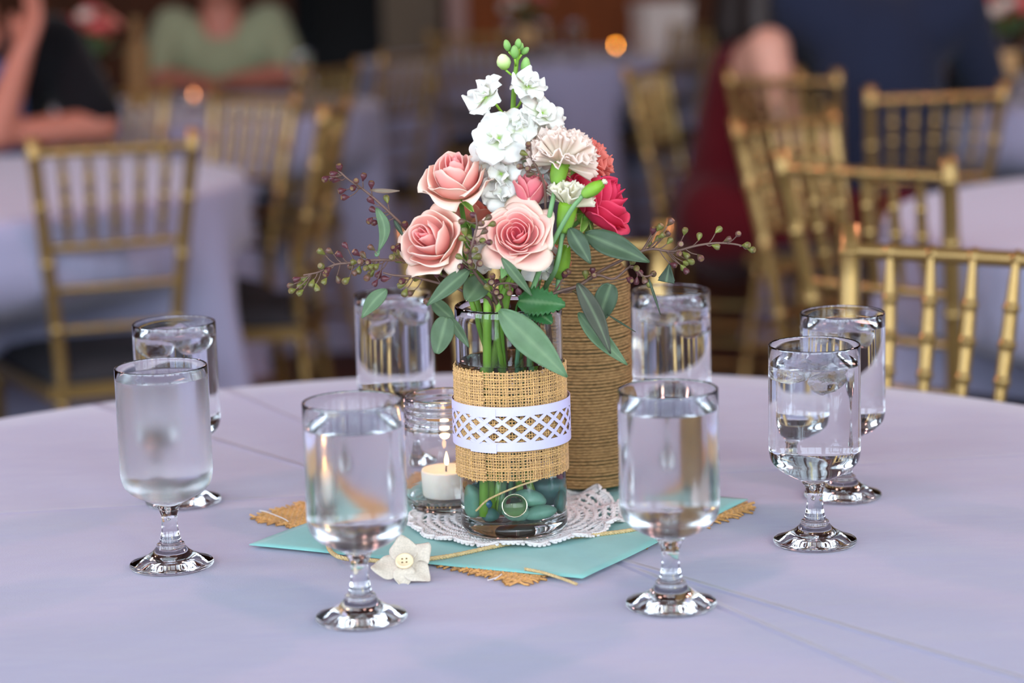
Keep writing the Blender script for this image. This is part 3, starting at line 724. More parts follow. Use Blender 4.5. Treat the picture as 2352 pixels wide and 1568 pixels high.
pebble(0.004, 0.015, zf + 0.008, 0.012, 0.010, 0.0075, (0, 0, 0.5), 'dark teal pebble at the back of the vase bottom', 'pebble_dark', 7)
pebble(0.0315, -0.006, zf + 0.010, 0.0058, 0.010, 0.009, (0, 0, 0.2), 'small dark pebble against the right vase wall', 'pebble_dark', 8)
pebble(-0.0165, -0.021, zf + 0.0055, 0.0062, 0.0058, 0.005, (0, 0, 0.4), 'small bluish green pebble at the front left of vase bottom', 'pebble_dark', 9)
pebble(-0.016, -0.006, zf + 0.0075, 0.007, 0.007, 0.007, (0, 0, 0.4), 'round green pebble between the stems and left vase wall', 'pebble', 10)
tag(MB().add(*sphere((VC.x - 0.0185, VC.y - 0.0235, VZ + zf + 0.0150), 0.0036, 18, 12)).build('glass_bead', M['bead']), 'small glossy blue bead beside the green stems in vase', 'bead')
gm = lathe([(0, -0.0028), (0.006, -0.0026), (0.0088, -0.0012), (0.0094, 0.0), (0.0088, 0.0016), (0.006, 0.0036), (0, 0.0045)], 36)
gmat = axis_mat((VC.x + 0.0005, VC.y - 0.0330, VZ + zf + 0.0150), (0.0, -1, 0.25))
M['gem'] = pm('gem_glass', (1.0, 0.93, 0.62), 0.0, trans=1, ior=1.35)
tag(MB().add(xf(gm[0], gmat), gm[1]).build('glass_gem', M['gem']), 'clear round flat glass gem against the front of vase', 'glass gem')

# ------------------------------------------------------------------ twine wrapped bottle
BZ = DZ + 0.0088; BC = onz(1352, 1108, BZ); BC.z = 0
BH = at(1348, 364, BC.y).z - BZ; print('bottle height', BH)
def bottle_r(z):
    t = z / BH
    if t < 0.62: return 0.0368 + 0.0006 * math.sin(t * 9)
    if t < 0.78:
        q = (t - 0.62) / 0.16; q = q * q * (3 - 2 * q); return 0.0368 * (1 - q) + 0.0140 * q
    if t < 0.95: return 0.0140 - 0.0008 * (t - 0.78) / 0.17
    return 0.0148
def make_bottle(x, y, z, label):
    b = empty('twine_bottle', (x, y, z), 0, label, 'bottle', 'twine wrapped bottles')
    prof = [(0, 0.002), (0.033, 0), (0.0355, 0.003)] + [(bottle_r(q), q) for q in np.linspace(0.006, BH - 0.006, 40)] + [(0.0146, BH - 0.001), (0.0135, BH), (0.0105, BH - 0.001), (0.0105, BH - 0.02), (0, BH - 0.021)]
    MB().add(*lathe(prof, 40)).build('bottle_body', M['bottle_green'], b)
    P = []; pitch = 0.00262; turns = int((BH - 0.006) / pitch); sgm = 40
    r_ = random.Random(5)
    for q in range(turns * sgm):
        t = q / sgm; zz = 0.0025 + t * pitch + 0.0004 * math.sin(t * 0.9 + 5 * math.sin(t * 0.13)) + 0.00025 * math.sin(q * 0.31)
        a = 2 * PI * t; rr = bottle_r(zz) + 0.0011 + 0.00022 * math.sin(q * 2.1)
        P.append((rr * math.cos(a), rr * math.sin(a), zz))
    MB().add(*tube(P, 0.00124, 6)).build('twine_wrapping', M['twine'], b)
    return b
M['bottle_green'] = pm('bottle_glass', s(40, 60, 40), 0.1)
bottle0 = make_bottle(BC.x, BC.y, BZ, 'tall bottle fully wrapped in brown twine behind the vase')

# ------------------------------------------------------------------ candle jar
JZ = DZ + 0.0088; JC = onz(1027, 1160, JZ); JC.z = 0
ja = empty('mason_jar', (JC.x, JC.y, JZ), 0, 'clear glass preserving jar holding a lit candle, left of the vase', 'jar')
jr = 0.0350; JH = at(1027, 906, JC.y).z - JZ; print('jar height', JH)
t_ = JH - 0.0145
outer = smooth_prof([(0.0285, 0.0), (0.0315, 0.0015), (0.0330, 0.006), (jr, 0.013), (jr, 0.030), (jr, 0.050), (jr - 0.0003, t_ - 0.010), (jr - 0.0018, t_ - 0.005)], 24)
rim_ = [(jr - 0.0026, t_ - 0.003), (jr - 0.0006, t_ - 0.0015), (jr - 0.0006, t_ - 0.0003), (jr - 0.0028, t_ + 0.001), (jr - 0.0030, t_ + 0.0032), (jr - 0.0016, t_ + 0.0042), (jr - 0.0030, t_ + 0.0054), (jr - 0.0031, t_ + 0.0075), (jr - 0.0018, t_ + 0.0086), (jr - 0.0031, t_ + 0.0098), (jr - 0.0031, JH - 0.0015), (jr - 0.0038, JH), (jr - 0.0052, JH), (jr - 0.0058, JH - 0.0015)]
inn = smooth_prof([(jr - 0.0056, t_), (jr - 0.0048, t_ - 0.008), (jr - 0.0030, t_ - 0.016), (jr - 0.0030, 0.016), (jr - 0.0055, 0.009), (0.024, 0.0068), (0.010, 0.0085)], 24) + [(0, 0.009)]
MB().add(*lathe([(0, 0.0025), (0.022, 0.0015)] + outer + rim_ + inn, 80)).build('glass_body', M['glass'], ja)
cd = empty('votive_candle', (JC.x, JC.y, JZ + 0.0091), 0, 'lit white votive candle burning inside the glass jar', 'candle')
wx = lathe([(0, 0), (0.0190, 0), (0.0198, 0.0012), (0.0205, 0.0205), (0.0196, 0.0225), (0.0180, 0.0218), (0.010, 0.0200), (0, 0.0198)], 48)
wax_o = MB().add(*wx).build('wax', M['wax'], cd)
MB().add(*tube([(0, 0, 0.0190), (0.0003, 0, 0.0235), (0.0010, 0, 0.0262)], 0.0006, 6)).build('wick', M['wick'], wax_o)
fm = lathe([(0, 0.0), (0.0019, 0.0025), (0.0025, 0.005), (0.0021, 0.0085), (0.0011, 0.0125), (0, 0.0165)], 20)
flm = MB().add(xf([tuple(np.array(v) * 0.75) for v in fm[0]], Matrix.Translation((0.0008, 0, 0.0245))), fm[1]).build('flame', M['flame'], cd)
pl = bpy.data.lights.new('candle_glow', 'POINT'); pl.energy = 0.16; pl.color = (1.0, 0.5, 0.2); pl.shadow_soft_size = 0.004
po = bpy.data.objects.new('candle_glow', pl); col.objects.link(po); po.location = (JC.x, JC.y, JZ + 0.0091 + 0.052)

# ------------------------------------------------------------------ flowers in the vase
Y0 = VC.y; PXM = F_PX / 1.71
def P3(px, py, dy=0.0): return at(px, py, Y0 + dy)
def stem_path(head, down, phi, rho=0.027, bphi=None, brho=0.018, bz=0.016):
    rim = Vector((VC.x + rho * math.cos(phi), VC.y + rho * math.sin(phi), VZ + VH - 0.004))
    bp_ = phi + PI if bphi is None else bphi
    bot = Vector((VC.x + brho * math.cos(bp_), VC.y + brho * math.sin(bp_), VZ + bz))
    mid = rim.lerp(bot, 0.5)
    k1 = head + down * min(0.03, 0.35 * (head - rim).length)
    return [tuple(head), tuple(k1), tuple(rim), tuple(mid), tuple(bot)]
def add_stem(parent, path, r0, r1, c, name='stem', n=40, c2=None):
    o = parent.location; Pp = spline(path, n); Rr = np.linspace(r0, r1, n)
    V, Fq = tube(Pp - np.array(o), Rr, 8)
    cc = np.repeat(np.linspace(0, 1, n), 8)[:, None]; C = np.array(c)[None, :] * (1 - cc) + np.array(c2 if c2 is not None else c)[None, :] * cc
    return MB().add(V, Fq, C).build(name, M['stem'], parent)
def mixc(a, b, t): t = max(0, min(1, t)); return tuple(x * (1 - t) + y * t for x, y in zip(a, b))
GREEN = s(112, 160, 52); DKGREEN = s(62, 104, 44); MAROON = s(96, 40, 52)

def rose(label, head, axis, R, cols, layers, phi, hs=1.0, seed=0, open_=1.0, bphi=None, petal_mat='petal', sep=True, extra=None):
    r_ = random.Random(seed)
    e = empty('rose', head, 0, label, 'rose', 'roses in the vase')
    A = axis_mat((0, 0, 0), axis, r_.uniform(0, 6.28))
    deep, pale, edge, basec = cols
    nL = len(layers); idx = 0; az = 0
    for li, (cnt, Rk, Hk, am, hw, curl) in enumerate(layers):
        f = li / max(1, nL - 1)
        for p in range(cnt):
            az += 2 * PI / cnt if p else 2 * PI / cnt * 0.5 + 0.6
            idx += 1; ph = az + r_.uniform(-0.12, 0.12); rs = r_.uniform(0.94, 1.06); sd = r_.uniform(0, 6.28)
            nu, nv = 15, 13; G = np.zeros((nu, nv, 3)); C = np.zeros((nu, nv, 3))
            for i in range(nu):
                u = -1 + 2 * i / (nu - 1)
                for j in range(nv):
                    v = j / (nv - 1)
                    ve = (0.06 + 0.94 * v) * (1 - 0.20 * abs(u) ** 3) * (1 + (0.02 + 0.07 * f) * math.exp(-(u / 0.22) ** 2) - 0.03 * math.sin(2 * u + sd) * v)
                    a = ve * am * open_
                    r = Rk * R * rs * math.sin(a); z = Hk * R * hs * (1 - math.cos(a))
                    q = max(0, (v - 0.70) / 0.30)
                    cu = curl * (1 + 0.5 * math.sin(1.7 * u + sd))
                    r += cu * R * q * q; z -= 0.75 * cu * R * q ** 3
                    r += (0.02 + 0.03 * f) * R * math.sin(3.2 * u + sd) * v * v * (0.3 + f) + 0.05 * R * u * min(1, v * 2) * (0.4 + 0.6 * (1 - f))
                    wd = hw * (0.62 + 0.42 * math.sin(PI * min(1, 0.1 + 0.75 * v)))
                    an = ph + u * wd
                    G[i, j] = A @ Vector((r * math.cos(an), r * math.sin(an), z))
                    c = mixc(deep, pale, f ** 0.9 * 0.95 + 0.08 * math.sin(sd))
                    c = mixc(c, edge, (max(0, v - 0.62) / 0.38) ** 1.6 * (0.25 + 0.65 * f) + 0.5 * f * max(0, abs(u) - 0.75) / 0.25)
                    c = mixc(c, basec, max(0, 0.45 - v) / 0.45 * f * 0.9)
                    C[i, j] = c
            V, Fq, C2 = sheet(G, 0.00055, C); MB().add(V, Fq, C2).build('petal', M['petal'], e)
    hip = lathe([(0, -0.30), (0.10, -0.28), (0.19, -0.18), (0.22, -0.06), (0.20, 0.04), (0, 0.06)], 16)
    hip_o = MB().add(xf([tuple(np.array(v) * R) for v in hip[0]], A), hip[1], GREEN).build('hip', M['stem'], e)
    if sep:
        for k in range(5):
            an = k * 1.257 + r_.uniform(-.2, .2); L = R * r_.uniform(0.75, 1.0); G = np.zeros((5, 10, 3)); C = np.zeros((5, 10, 3)); dr = r_.uniform(0.0, 0.7)
            for i in range(5):
                for j in range(10):
                    u = -1 + i / 2; v = j / 9; hw = 0.16 * R * math.sin(PI * (0.18 + 0.82 * v)) ** 0.8 * (1 - 0.5 * v)
                    x = L * (0.15 + v * 0.85) * math.cos(dr * v); z = -0.10 * R - L * v * (0.25 + 0.5 * dr * v) + 0.1 * R * abs(u)
                    G[i, j] = A @ Vector((x * math.cos(an) - u * hw * math.sin(an), x * math.sin(an) + u * hw * math.cos(an), z))
                    C[i, j] = mixc(s(112, 158, 62), s(150, 186, 96), abs(u))
            V, Fq, C2 = sheet(G, 0.0005, C); MB().add(V, Fq, C2).build('sepal', M['leaf'], hip_o)
    ax = Vector(axis).normalized()
    add_stem(e, stem_path(Vector(head) - ax * R * 0.26, -ax, phi, bphi=bphi), 0.0019, 0.0024, s(88, 130, 52), c2=s(120, 164, 52))
    return e
OPEN_L = [(3, 0.15, 0.40, 2.0, 1.5, 0), (3, 0.27, 0.44, 1.95, 1.3, 0), (4, 0.40, 0.48, 1.85, 1.1, 0.01), (4, 0.53, 0.52, 1.75, 1.0, 0.03), (5, 0.66, 0.56, 1.62, 0.92, 0.07), (5, 0.80, 0.58, 1.5, 0.84, 0.14), (5, 0.94, 0.54, 1.42, 0.78, 0.18)]
CUP_L = [(3, 0.15, 0.62, 2.05, 1.5, 0), (3, 0.28, 0.66, 1.98, 1.35, 0), (3, 0.44, 0.70, 1.86, 1.25, 0.01), (4, 0.62, 0.72, 1.72, 1.1, 0.04), (4, 0.80, 0.70, 1.64, 1.0, 0.07), (5, 0.95, 0.60, 1.52, 0.82, 0.15)]
CUP2 = [(3, 0.13, 0.80, 2.1, 1.5, 0), (3, 0.25, 0.84, 2.02, 1.4, 0), (3, 0.42, 0.86, 1.88, 1.3, 0.0), (3, 0.62, 0.84, 1.74, 1.2, 0.03), (4, 0.82, 0.76, 1.62, 1.05, 0.10), (4, 0.98, 0.62, 1.52, 0.82, 0.19)]
BUD_L = [(3, 0.25, 0.80, 2.0, 1.5, 0), (3, 0.45, 0.86, 1.9, 1.3, 0), (4, 0.68, 0.88, 1.8, 1.1, 0.03), (3, 0.88, 0.84, 1.7, 0.95, 0.10)]
PINK = (s(252, 122, 140), s(255, 206, 194), s(255, 240, 222), s(250, 230, 170))
PINK2 = (s(253, 146, 154), s(255, 212, 194), s(255, 243, 226), s(250, 232, 172))
BUDC = (s(240, 116, 136), s(244, 140, 152), s(248, 176, 172), s(238, 160, 150))
HOT = (s(226, 40, 88), s(240, 62, 104), s(246, 96, 128), s(214, 40, 80))
def head_at(px, py, dy, axis, R, hs, up_=0.32):          # centre of the bloom sits up_*R above its base
    return P3(px, py, dy) - Vector(axis).normalized() * (up_ * R * hs)
ax = (-0.10, -0.42, 0.90); R1 = 0.0258
rose('peach pink rose at upper left, opening upward beside the white stock', head_at(1050, 412, -0.012, ax, R1, 1.1, 0.5), ax, R1, PINK2, CUP2, 2.6, 1.1, 3)
ax = (-0.50, -0.72, 0.48); R2 = 0.0258
rose('peach pink rose at lower left, turned to the left', head_at(996, 555, -0.028, ax, R2, 1.05, 0.45), ax, R2, PINK2, CUP2, 3.4, 1.05, 8)
ax = (-0.10, -0.83, 0.52); R3 = 0.0272
rose('fully open pink rose at front centre facing the camera', head_at(1188, 540, -0.040, ax, R3, 0.9), ax, R3, PINK, OPEN_L, 4.4, 0.9, 5)
ax = (0.10, -0.15, 1.0)
rose('small medium pink rosebud above the front centre rose', head_at(1217, 452, -0.018, ax, 0.0138, 1.7), ax, 0.0138, BUDC, BUD_L, 0.6, 1.6, 12)
ax = (0.68, -0.16, 0.62); R5 = 0.0285
rose('hot pink rose at right leaning outward', head_at(1380, 462, 0.002, ax, R5, 1.2, 0.45), ax, R5, HOT, CUP2, 0.2, 1.0, 21)
ax = (0.1, 0.45, 0.8)
rose('salmon rose mostly hidden behind the two left roses', head_at(1072, 495, 0.022, ax, 0.020, 1.0), ax, 0.020, (s(240, 130, 110), s(246, 160, 140), s(250, 196, 176), s(238, 190, 140)), CUP_L, 1.9, 1.0, 31)
ax = (0.4, 0.2, 0.8)
rose('coral rose mostly hidden behind the front centre rose', head_at(1262, 590, 0.012, ax, 0.018, 1.0), ax, 0.018, (s(236, 112, 92), s(242, 140, 112), s(246, 170, 140), s(238, 170, 120)), CUP_L, 0.9, 1.0, 33)

# white stock
def stock_petal(sd, L=1.0):
    nu, nv = 11, 11; G = np.zeros((nu, nv, 3)); C = np.zeros((nu, nv, 3))
    for i in range(nu):
        for j in range(nv):
            u = -1 + 2 * i / (nu - 1); v = j / (nv - 1)
            hw = 0.52 * (0.12 + 1.0 * math.sin(PI * min(1, 0.02 + 0.66 * v)) ** 1.1)
            vv = v * (1 - 0.18 * abs(u) ** 2.4) + 0.03 * math.sin(6 * u + sd) * v
            G[i, j] = (L * vv, u * hw, 0.28 * vv ** 2 * math.sin(sd) * 0.6 + 0.16 * math.sin(4.5 * u + sd) * v * v + 0.06 * math.sin(9 * u + 2 * sd) * v ** 3 + 0.13 * math.sin(2.2 * PI * vv + sd) * v - 0.12 * u * u * v)
            C[i, j] = mixc(s(196, 214, 120), s(250, 249, 243), v * 2.2)
    V, Fq, C2 = sheet(G, 0.035, C); m_ = MB().add(V, Fq, C2).me('stock_petal'); m_.materials.append(M['petal']); return m_
SPET = [stock_petal(k * 1.3 + 0.4) for k in range(5)]
def calyx_mesh():
    V, Fq = lathe([(0, -0.55), (0.07, -0.5), (0.12, -0.3), (0.15, -0.05), (0.13, 0.06), (0, 0.08)], 10)
    m_ = MB().add(V, Fq, s(140, 184, 66)).me('floret'); m_.materials.append(M['stem']); return m_
CALYX = calyx_mesh()
st = empty('white_stock', P3(1182, 640, 0.0), 0, 'tall white stock spike with green buds at the top', 'flower')
stalk = [P3(1190, 112, 0.012), P3(1183, 180, 0.011), P3(1178, 260, 0.010), P3(1180, 350, 0.008), P3(1190, 440, 0.006), P3(1186, 560, 0.004), P3(1172, 660, 0.0), Vector((VC.x - 0.002, VC.y + 0.004, VZ + VH)), Vector((VC.x - 0.016, VC.y - 0.012, VZ + 0.11)), Vector((VC.x - 0.0155, VC.y - 0.016, VZ + 0.020))]
add_stem(st, [tuple(p) for p in stalk], 0.0016, 0.0036, s(126, 172, 58), n=70, c2=s(122, 164, 60))
stalkP = spline([tuple(p) for p in stalk], 200)
rs_ = random.Random(44)
flo = [(1116, 222, -0.012, 0.0180, (-0.72, -0.45, 0.55)), (1212, 198, -0.010, 0.0150, (0.35, -0.45, 0.80)), (1244, 262, -0.006, 0.0185, (0.62, -0.62, 0.40)), (1146, 318, -0.022, 0.0200, (-0.25, -0.92, 0.28)), (1188, 288, -0.018, 0.0150, (0.2, -0.85, 0.45)),
       (1262, 300, 0.006, 0.0175, (0.75, -0.4, 0.3)), (1128, 345, -0.004, 0.0165, (-0.5, -0.75, 0.1)), (1152, 400, -0.010, 0.0185, (-0.4, -0.85, 0.1)), (1215, 370, -0.008, 0.0180, (0.4, -0.85, 0.2)),
       (1160, 440, -0.008, 0.0190, (-0.3, -0.9, 0.1)), (1238, 420, -0.004, 0.0170, (0.6, -0.75, 0.2)), (1205, 322, 0.012, 0.0165, (0.2, 0.4, 0.6)), (1195, 412, -0.002, 0.0170, (0.05, -0.95, 0.2)), (1240, 600, -0.006, 0.0170, (0.3, -0.9, 0.0)), (1125, 590, 0.0, 0.0150, (-0.3, -0.8, 0.3))]
for k, (px, py, dy, R, ax) in enumerate(flo):
    c = P3(px, py, dy); Mx = axis_mat(c - st.location, ax, rs_.uniform(0, 6.28)) @ Matrix.Scale(R, 4)
    fo = link('floret', CALYX, None, st); fo.matrix_local = Mx
    for q in range(9):
        outer_ = q < 5
        p_ = link('petal', SPET[(q + k) % 5], None, fo)
        az = (q if outer_ else q - 5) * 2 * PI / (5 if outer_ else 4) + (0 if outer_ else 0.5) + rs_.uniform(-.15, .15)
        tilt = rs_.uniform(-0.1, 0.55) if outer_ else rs_.uniform(0.75, 1.15)
        sc = rs_.uniform(0.92, 1.08) if outer_ else rs_.uniform(0.5, 0.68)
        p_.matrix_local = Matrix.Rotation(az, 4, 'Z') @ Matrix.Rotation(-tilt, 4, 'Y') @ Matrix.Scale(sc, 4)
    # pedicel
    base = c - Vector(ax).normalized() * R * 0.5; tz = base.z - 0.012
    i0 = int(np.argmin(np.linalg.norm(stalkP - np.array((base.x, base.y, tz)), axis=1)))
    V, Fq = tube(spline([stalkP[i0] - np.array(st.location), (stalkP[i0] + np.array(base)) / 2 - np.array(st.location) + np.array((0, 0, -0.003)), np.array(base - st.location)], 10), 0.0011, 6)
    MB().add(V, Fq, s(136, 182, 60)).build('pedicel', M['stem'], st)
def stock_bud(px, py, dy, L, wd, ax, c1, c2):
    V, Fq = lathe([(0, -0.5), (0.55, -0.40), (0.95, -0.1), (0.9, 0.15), (0.55, 0.42), (0.15, 0.52), (0, 0.5)], 10)
    V = np.array(V) * np.array((wd, wd, L)); C = [mixc(c1, c2, (v[2] / L + 0.3) * 1.2) for v in V]
    A = axis_mat(P3(px, py, dy) - st.location, ax); b = MB().add(xf(V, A), Fq, C).build('bud', M['leaf'], st)
    top = P3(px, py, dy) - Vector(ax).normalized() * L * 0.5
    i0 = int(np.argmin(np.linalg.norm(stalkP - np.array((top.x, top.y, top.z - 0.006)), axis=1)))
    V, Fq = tube([stalkP[i0] - np.array(st.location), np.array(top - st.location)], 0.0009, 6); MB().add(V, Fq, s(136, 182, 60)).build('pedicel', M['stem'], st)
GB, GB2 = s(120, 170, 84), s(150, 190, 110)
for a in ((1165, 105, 0.008, 0.0092, 0.0030, (-0.25, 0, 1)), (1190, 101, 0.012, 0.0080, 0.0028, (0.15, 0, 1)), (1182, 120, 0.004, 0.0105, 0.0035, (0.0, -0.2, 1)), (1206, 117, 0.010, 0.0075, 0.0026, (0.75, 0, 0.7)), (1196, 108, 0.02, 0.0070, 0.0025, (0.3, 0.4, 1)), (1207, 152, 0.006, 0.0135, 0.0040, (0.12, -0.1, 1))):
    stock_bud(*a, GB, GB2)
stock_bud(1157, 143, 0.002, 0.0125, 0.0058, (-0.25, -0.15, 1), s(140, 186, 80), s(244, 246, 196))

# carnations
def carn_petal(sd, pal):
    nu, nv = 21, 10; G = np.zeros((nu, nv, 3)); C = np.zeros((nu, nv, 3)); r_ = random.Random(int(sd * 100)); J = [r_.uniform(-0.05, 0.05) for _ in range(nu)]
    for i in range(nu):
        for j in range(nv):
            u = -1 + 2 * i / (nu - 1); v = j / (nv - 1)
            hw = 0.05 + 0.60 * v ** 1.15
            vv = v * (1 - 0.16 * u * u) + J[i] * v ** 5 + (0.03 if i % 2 else -0.03) * v ** 6
            G[i, j] = (vv, u * hw * 0.9, 0.13 * math.sin(7.5 * u + sd) * v ** 1.5 + 0.05 * math.sin(13 * u + 2 * sd) * v ** 3 + 0.12 * v * v * math.cos(sd * 2))
            C[i, j] = mixc(pal[0], pal[1], v * 1.1 + 0.1 * math.sin(9 * u + sd))
    V, Fq, C2 = sheet(G, 0.03, C); m_ = MB().add(V, Fq, C2).me('carnation_petal'); m_.materials.append(M['petal']); return m_
def calyx(parent, base, ax, L, R, c, closed=False):
    V, Fq = lathe([(0, -0.02), (0.45, 0.0), (0.75, 0.10), (0.96, 0.35), (1.0, 0.55), (0.88, 0.75), (0.6, 0.92), (0.25, 1.04), (0, 1.06)], 15) if closed else lathe([(0, -0.02), (0.45, 0.0), (0.72, 0.08), (0.92, 0.35), (1.0, 0.62), (1.02, 0.85), (1.05, 0.93), (0.9, 1.0), (0, 0.95)], 15)
    V = [(v[0] * R * (1 + 0.05 * math.cos(5 * math.atan2(v[1], v[0]))), v[1] * R * (1 + 0.05 * math.cos(5 * math.atan2(v[1], v[0]))), v[2] * L + (0.10 * L * math.cos(5 * math.atan2(v[1], v[0])) if 0.9 < v[2] < 0.99 else 0)) for v in V]
    C = [mixc(s(126, 168, 76), c, 0.25 + v[2] / L) for v in V]
    return MB().add(xf(V, axis_mat(base - parent.location, ax)), Fq, C).build('calyx', M['leaf'], parent)
def carnation(label, base, ax, R, pal, counts, cal, phi, seed, path=None):
    r_ = random.Random(seed); e = empty('carnation', base, 0, label, 'carnation', 'carnations in the vase')
    axv = Vector(ax).normalized(); calyx(e, base, axv, cal[0], cal[1], s(124, 168, 44), len(counts) == 1)
    meshes = [carn_petal(0.7 * k + seed, pal) for k in range(4)]
    top = axv * cal[0] * 0.88; A = axis_mat(top, axv, 0.4)
    for tilt, cnt, sc in counts:
        for q in range(cnt):
            o = link('petal', meshes[r_.randrange(4)], None, e)
            az = 2 * PI * q / cnt + r_.uniform(-.2, .2)
            o.matrix_local = A @ Matrix.Rotation(az, 4, 'Z') @ Matrix.Rotation(-(PI / 2 - tilt - r_.uniform(-.12, .12)), 4, 'Y') @ Matrix.Rotation(r_.uniform(-.5, .5), 4, 'X') @ Matrix.Scale(R * sc * r_.uniform(0.92, 1.06), 4)
    add_stem(e, path or stem_path(base, -axv, phi), 0.0018, 0.0022, s(112, 150, 100), c2=s(96, 140, 92))
    return e
PALE = (s(255, 248, 228), s(255, 238, 226)); CREAM = (s(238, 232, 190), s(250, 244, 226)); CORAL = (s(240, 140, 120), s(246, 146, 132))
FULL = ((1.45, 10, 1.0), (1.05, 10, 1.0), (0.7, 9, 0.98), (0.35, 7, 0.95), (0.1, 4, 0.9))
carnation('big pale peach carnation at top right over its green cup', P3(1277, 424, -0.026), (0.24, 0.26, 1), 0.0272, PALE, ((1.7, 4, 0.95), (1.28, 8, 1.0), (1.0, 8, 1.05), (0.72, 7, 1.05), (0.4, 5, 1.0), (0.12, 3, 0.98)), (0.0185, 0.0068), 0.7, 3)
carnation('coral carnation peeping out behind the pale peach one', P3(1322, 430, 0.030), (0.20, 0.1, 1), 0.0255, CORAL, FULL, (0.017, 0.006), 1.0, 9)
carnation('half open cream carnation above the long green cup, before the hot pink rose', P3(1292, 535, -0.030), (0.22, 0.15, 1), 0.0205, CREAM, ((0.95, 6, 1.0), (0.6, 6, 1.0), (0.25, 4, 0.95)), (0.0225, 0.0072), 0.5, 5)
carnation('closed green carnation bud with pale tip, before the hot pink rose', P3(1338, 449, -0.044), (0.72, -0.1, 0.45), 0.0058, CREAM, ((0.12, 4, 1.0),), (0.0175, 0.0052), 0.5, 7,
          [tuple(P3(1338, 449, -0.044)), tuple(P3(1310, 485, -0.042)), tuple(P3(1268, 560, -0.036)), tuple(P3(1232, 640, -0.028)), (VC.x + 0.016, VC.y - 0.026, VZ + VH - 0.004), (VC.x + 0.012, VC.y - 0.016, VZ + 0.08), (VC.x - 0.004, VC.y + 0.01, VZ + 0.02)])
e_ = carnation('green carnation cup low at right beside the vase mouth', P3(1283, 640, -0.010), (0.22, -0.1, 1), 0.005, CREAM, ((0.1, 4, 0.9),), (0.026, 0.0062), 0.4, 13)

# ------------------------------------------------------------------ leaves and seeded eucalyptus
EU, EU2, EUD, EUB = s(86, 110, 78), s(94, 122, 88), s(52, 66, 50), s(74, 66, 54)
def leaf_mesh(B, T, wd, c, org, bend=0.0, cup=0.15, nhint=(0, -1, 0.3), shape='euc', sickle=0.0):
    B, T = Vector(B), Vector(T); ax = (T - B); L = ax.length; ax.normalize(); nrm = Vector(nhint); nrm = (nrm - ax * nrm.dot(ax)).normalized(); sd = ax.cross(nrm)
    nu, nv = 9, 22; G = np.zeros((nu, nv, 3)); C = np.zeros((nu, nv, 3)); vein = mixc(c, s(150, 176, 130), 0.25)
    for i in range(nu):
        u = -1 + 2 * i / (nu - 1)
        for j in range(nv):
            v = j / (nv - 1)
            if shape == 'euc': hw = math.sin(PI * (0.02 + 0.97 * v ** 0.85)) ** 0.85 * (1 - 0.25 * v)
            elif shape == 'ovate': hw = math.sin(PI * (0.04 + 0.94 * v ** 0.75)) ** 0.6
            elif shape == 'fan': hw = (v ** 1.2) * (1.05 if v < 0.9 else 0.9)
            else: hw = math.sin(PI * (0.04 + 0.93 * v ** 0.8)) ** 0.75 * (1 + (0.16 if j % 2 else -0.12) * min(1, v * 3))
            hw = max(hw, 0.03) * wd / 2
            p = B + ax * (L * v) + sd * (u * hw + sickle * L * math.sin(PI * v)) + nrm * (bend * L * math.sin(PI * v) + cup * wd * (u * u - 0.3) * 0.5 + 0.02 * wd * math.sin(9 * v + 3 * u))
            G[i, j] = p - org
            m_ = abs(u); C[i, j] = mixc(c, vein, 1.0 if m_ < 0.1 else 0) if m_ < 0.1 else mixc(c, tuple(q * 1.06 for q in c), v)
    V, Fq, C2 = sheet(G, 0.00045, C); return MB().add(V, Fq, C2)
def pod_mesh(c1, c2, nm):
    V, Fq = lathe([(0, -0.62), (0.10, -0.60), (0.16, -0.42), (0.34, -0.12), (0.43, 0.12), (0.42, 0.30), (0.33, 0.42), (0.35, 0.46), (0.30, 0.49), (0.18, 0.44), (0, 0.43)], 10)
    C = [mixc(c1, c2, (v[2] + 0.4) * 1.1) if v[2] < 0.43 or math.hypot(v[0], v[1]) > 0.28 else s(120, 96, 60) for v in V]
    m_ = MB().add(V, Fq, C).me(nm); m_.materials.append(M['pod']); return m_
PODS = [pod_mesh(s(92, 46, 54), s(80, 42, 46), 'seed_pod'), pod_mesh(s(116, 122, 54), s(100, 92, 52), 'seed_pod'), pod_mesh(s(92, 80, 50), s(104, 66, 62), 'seed_pod')]
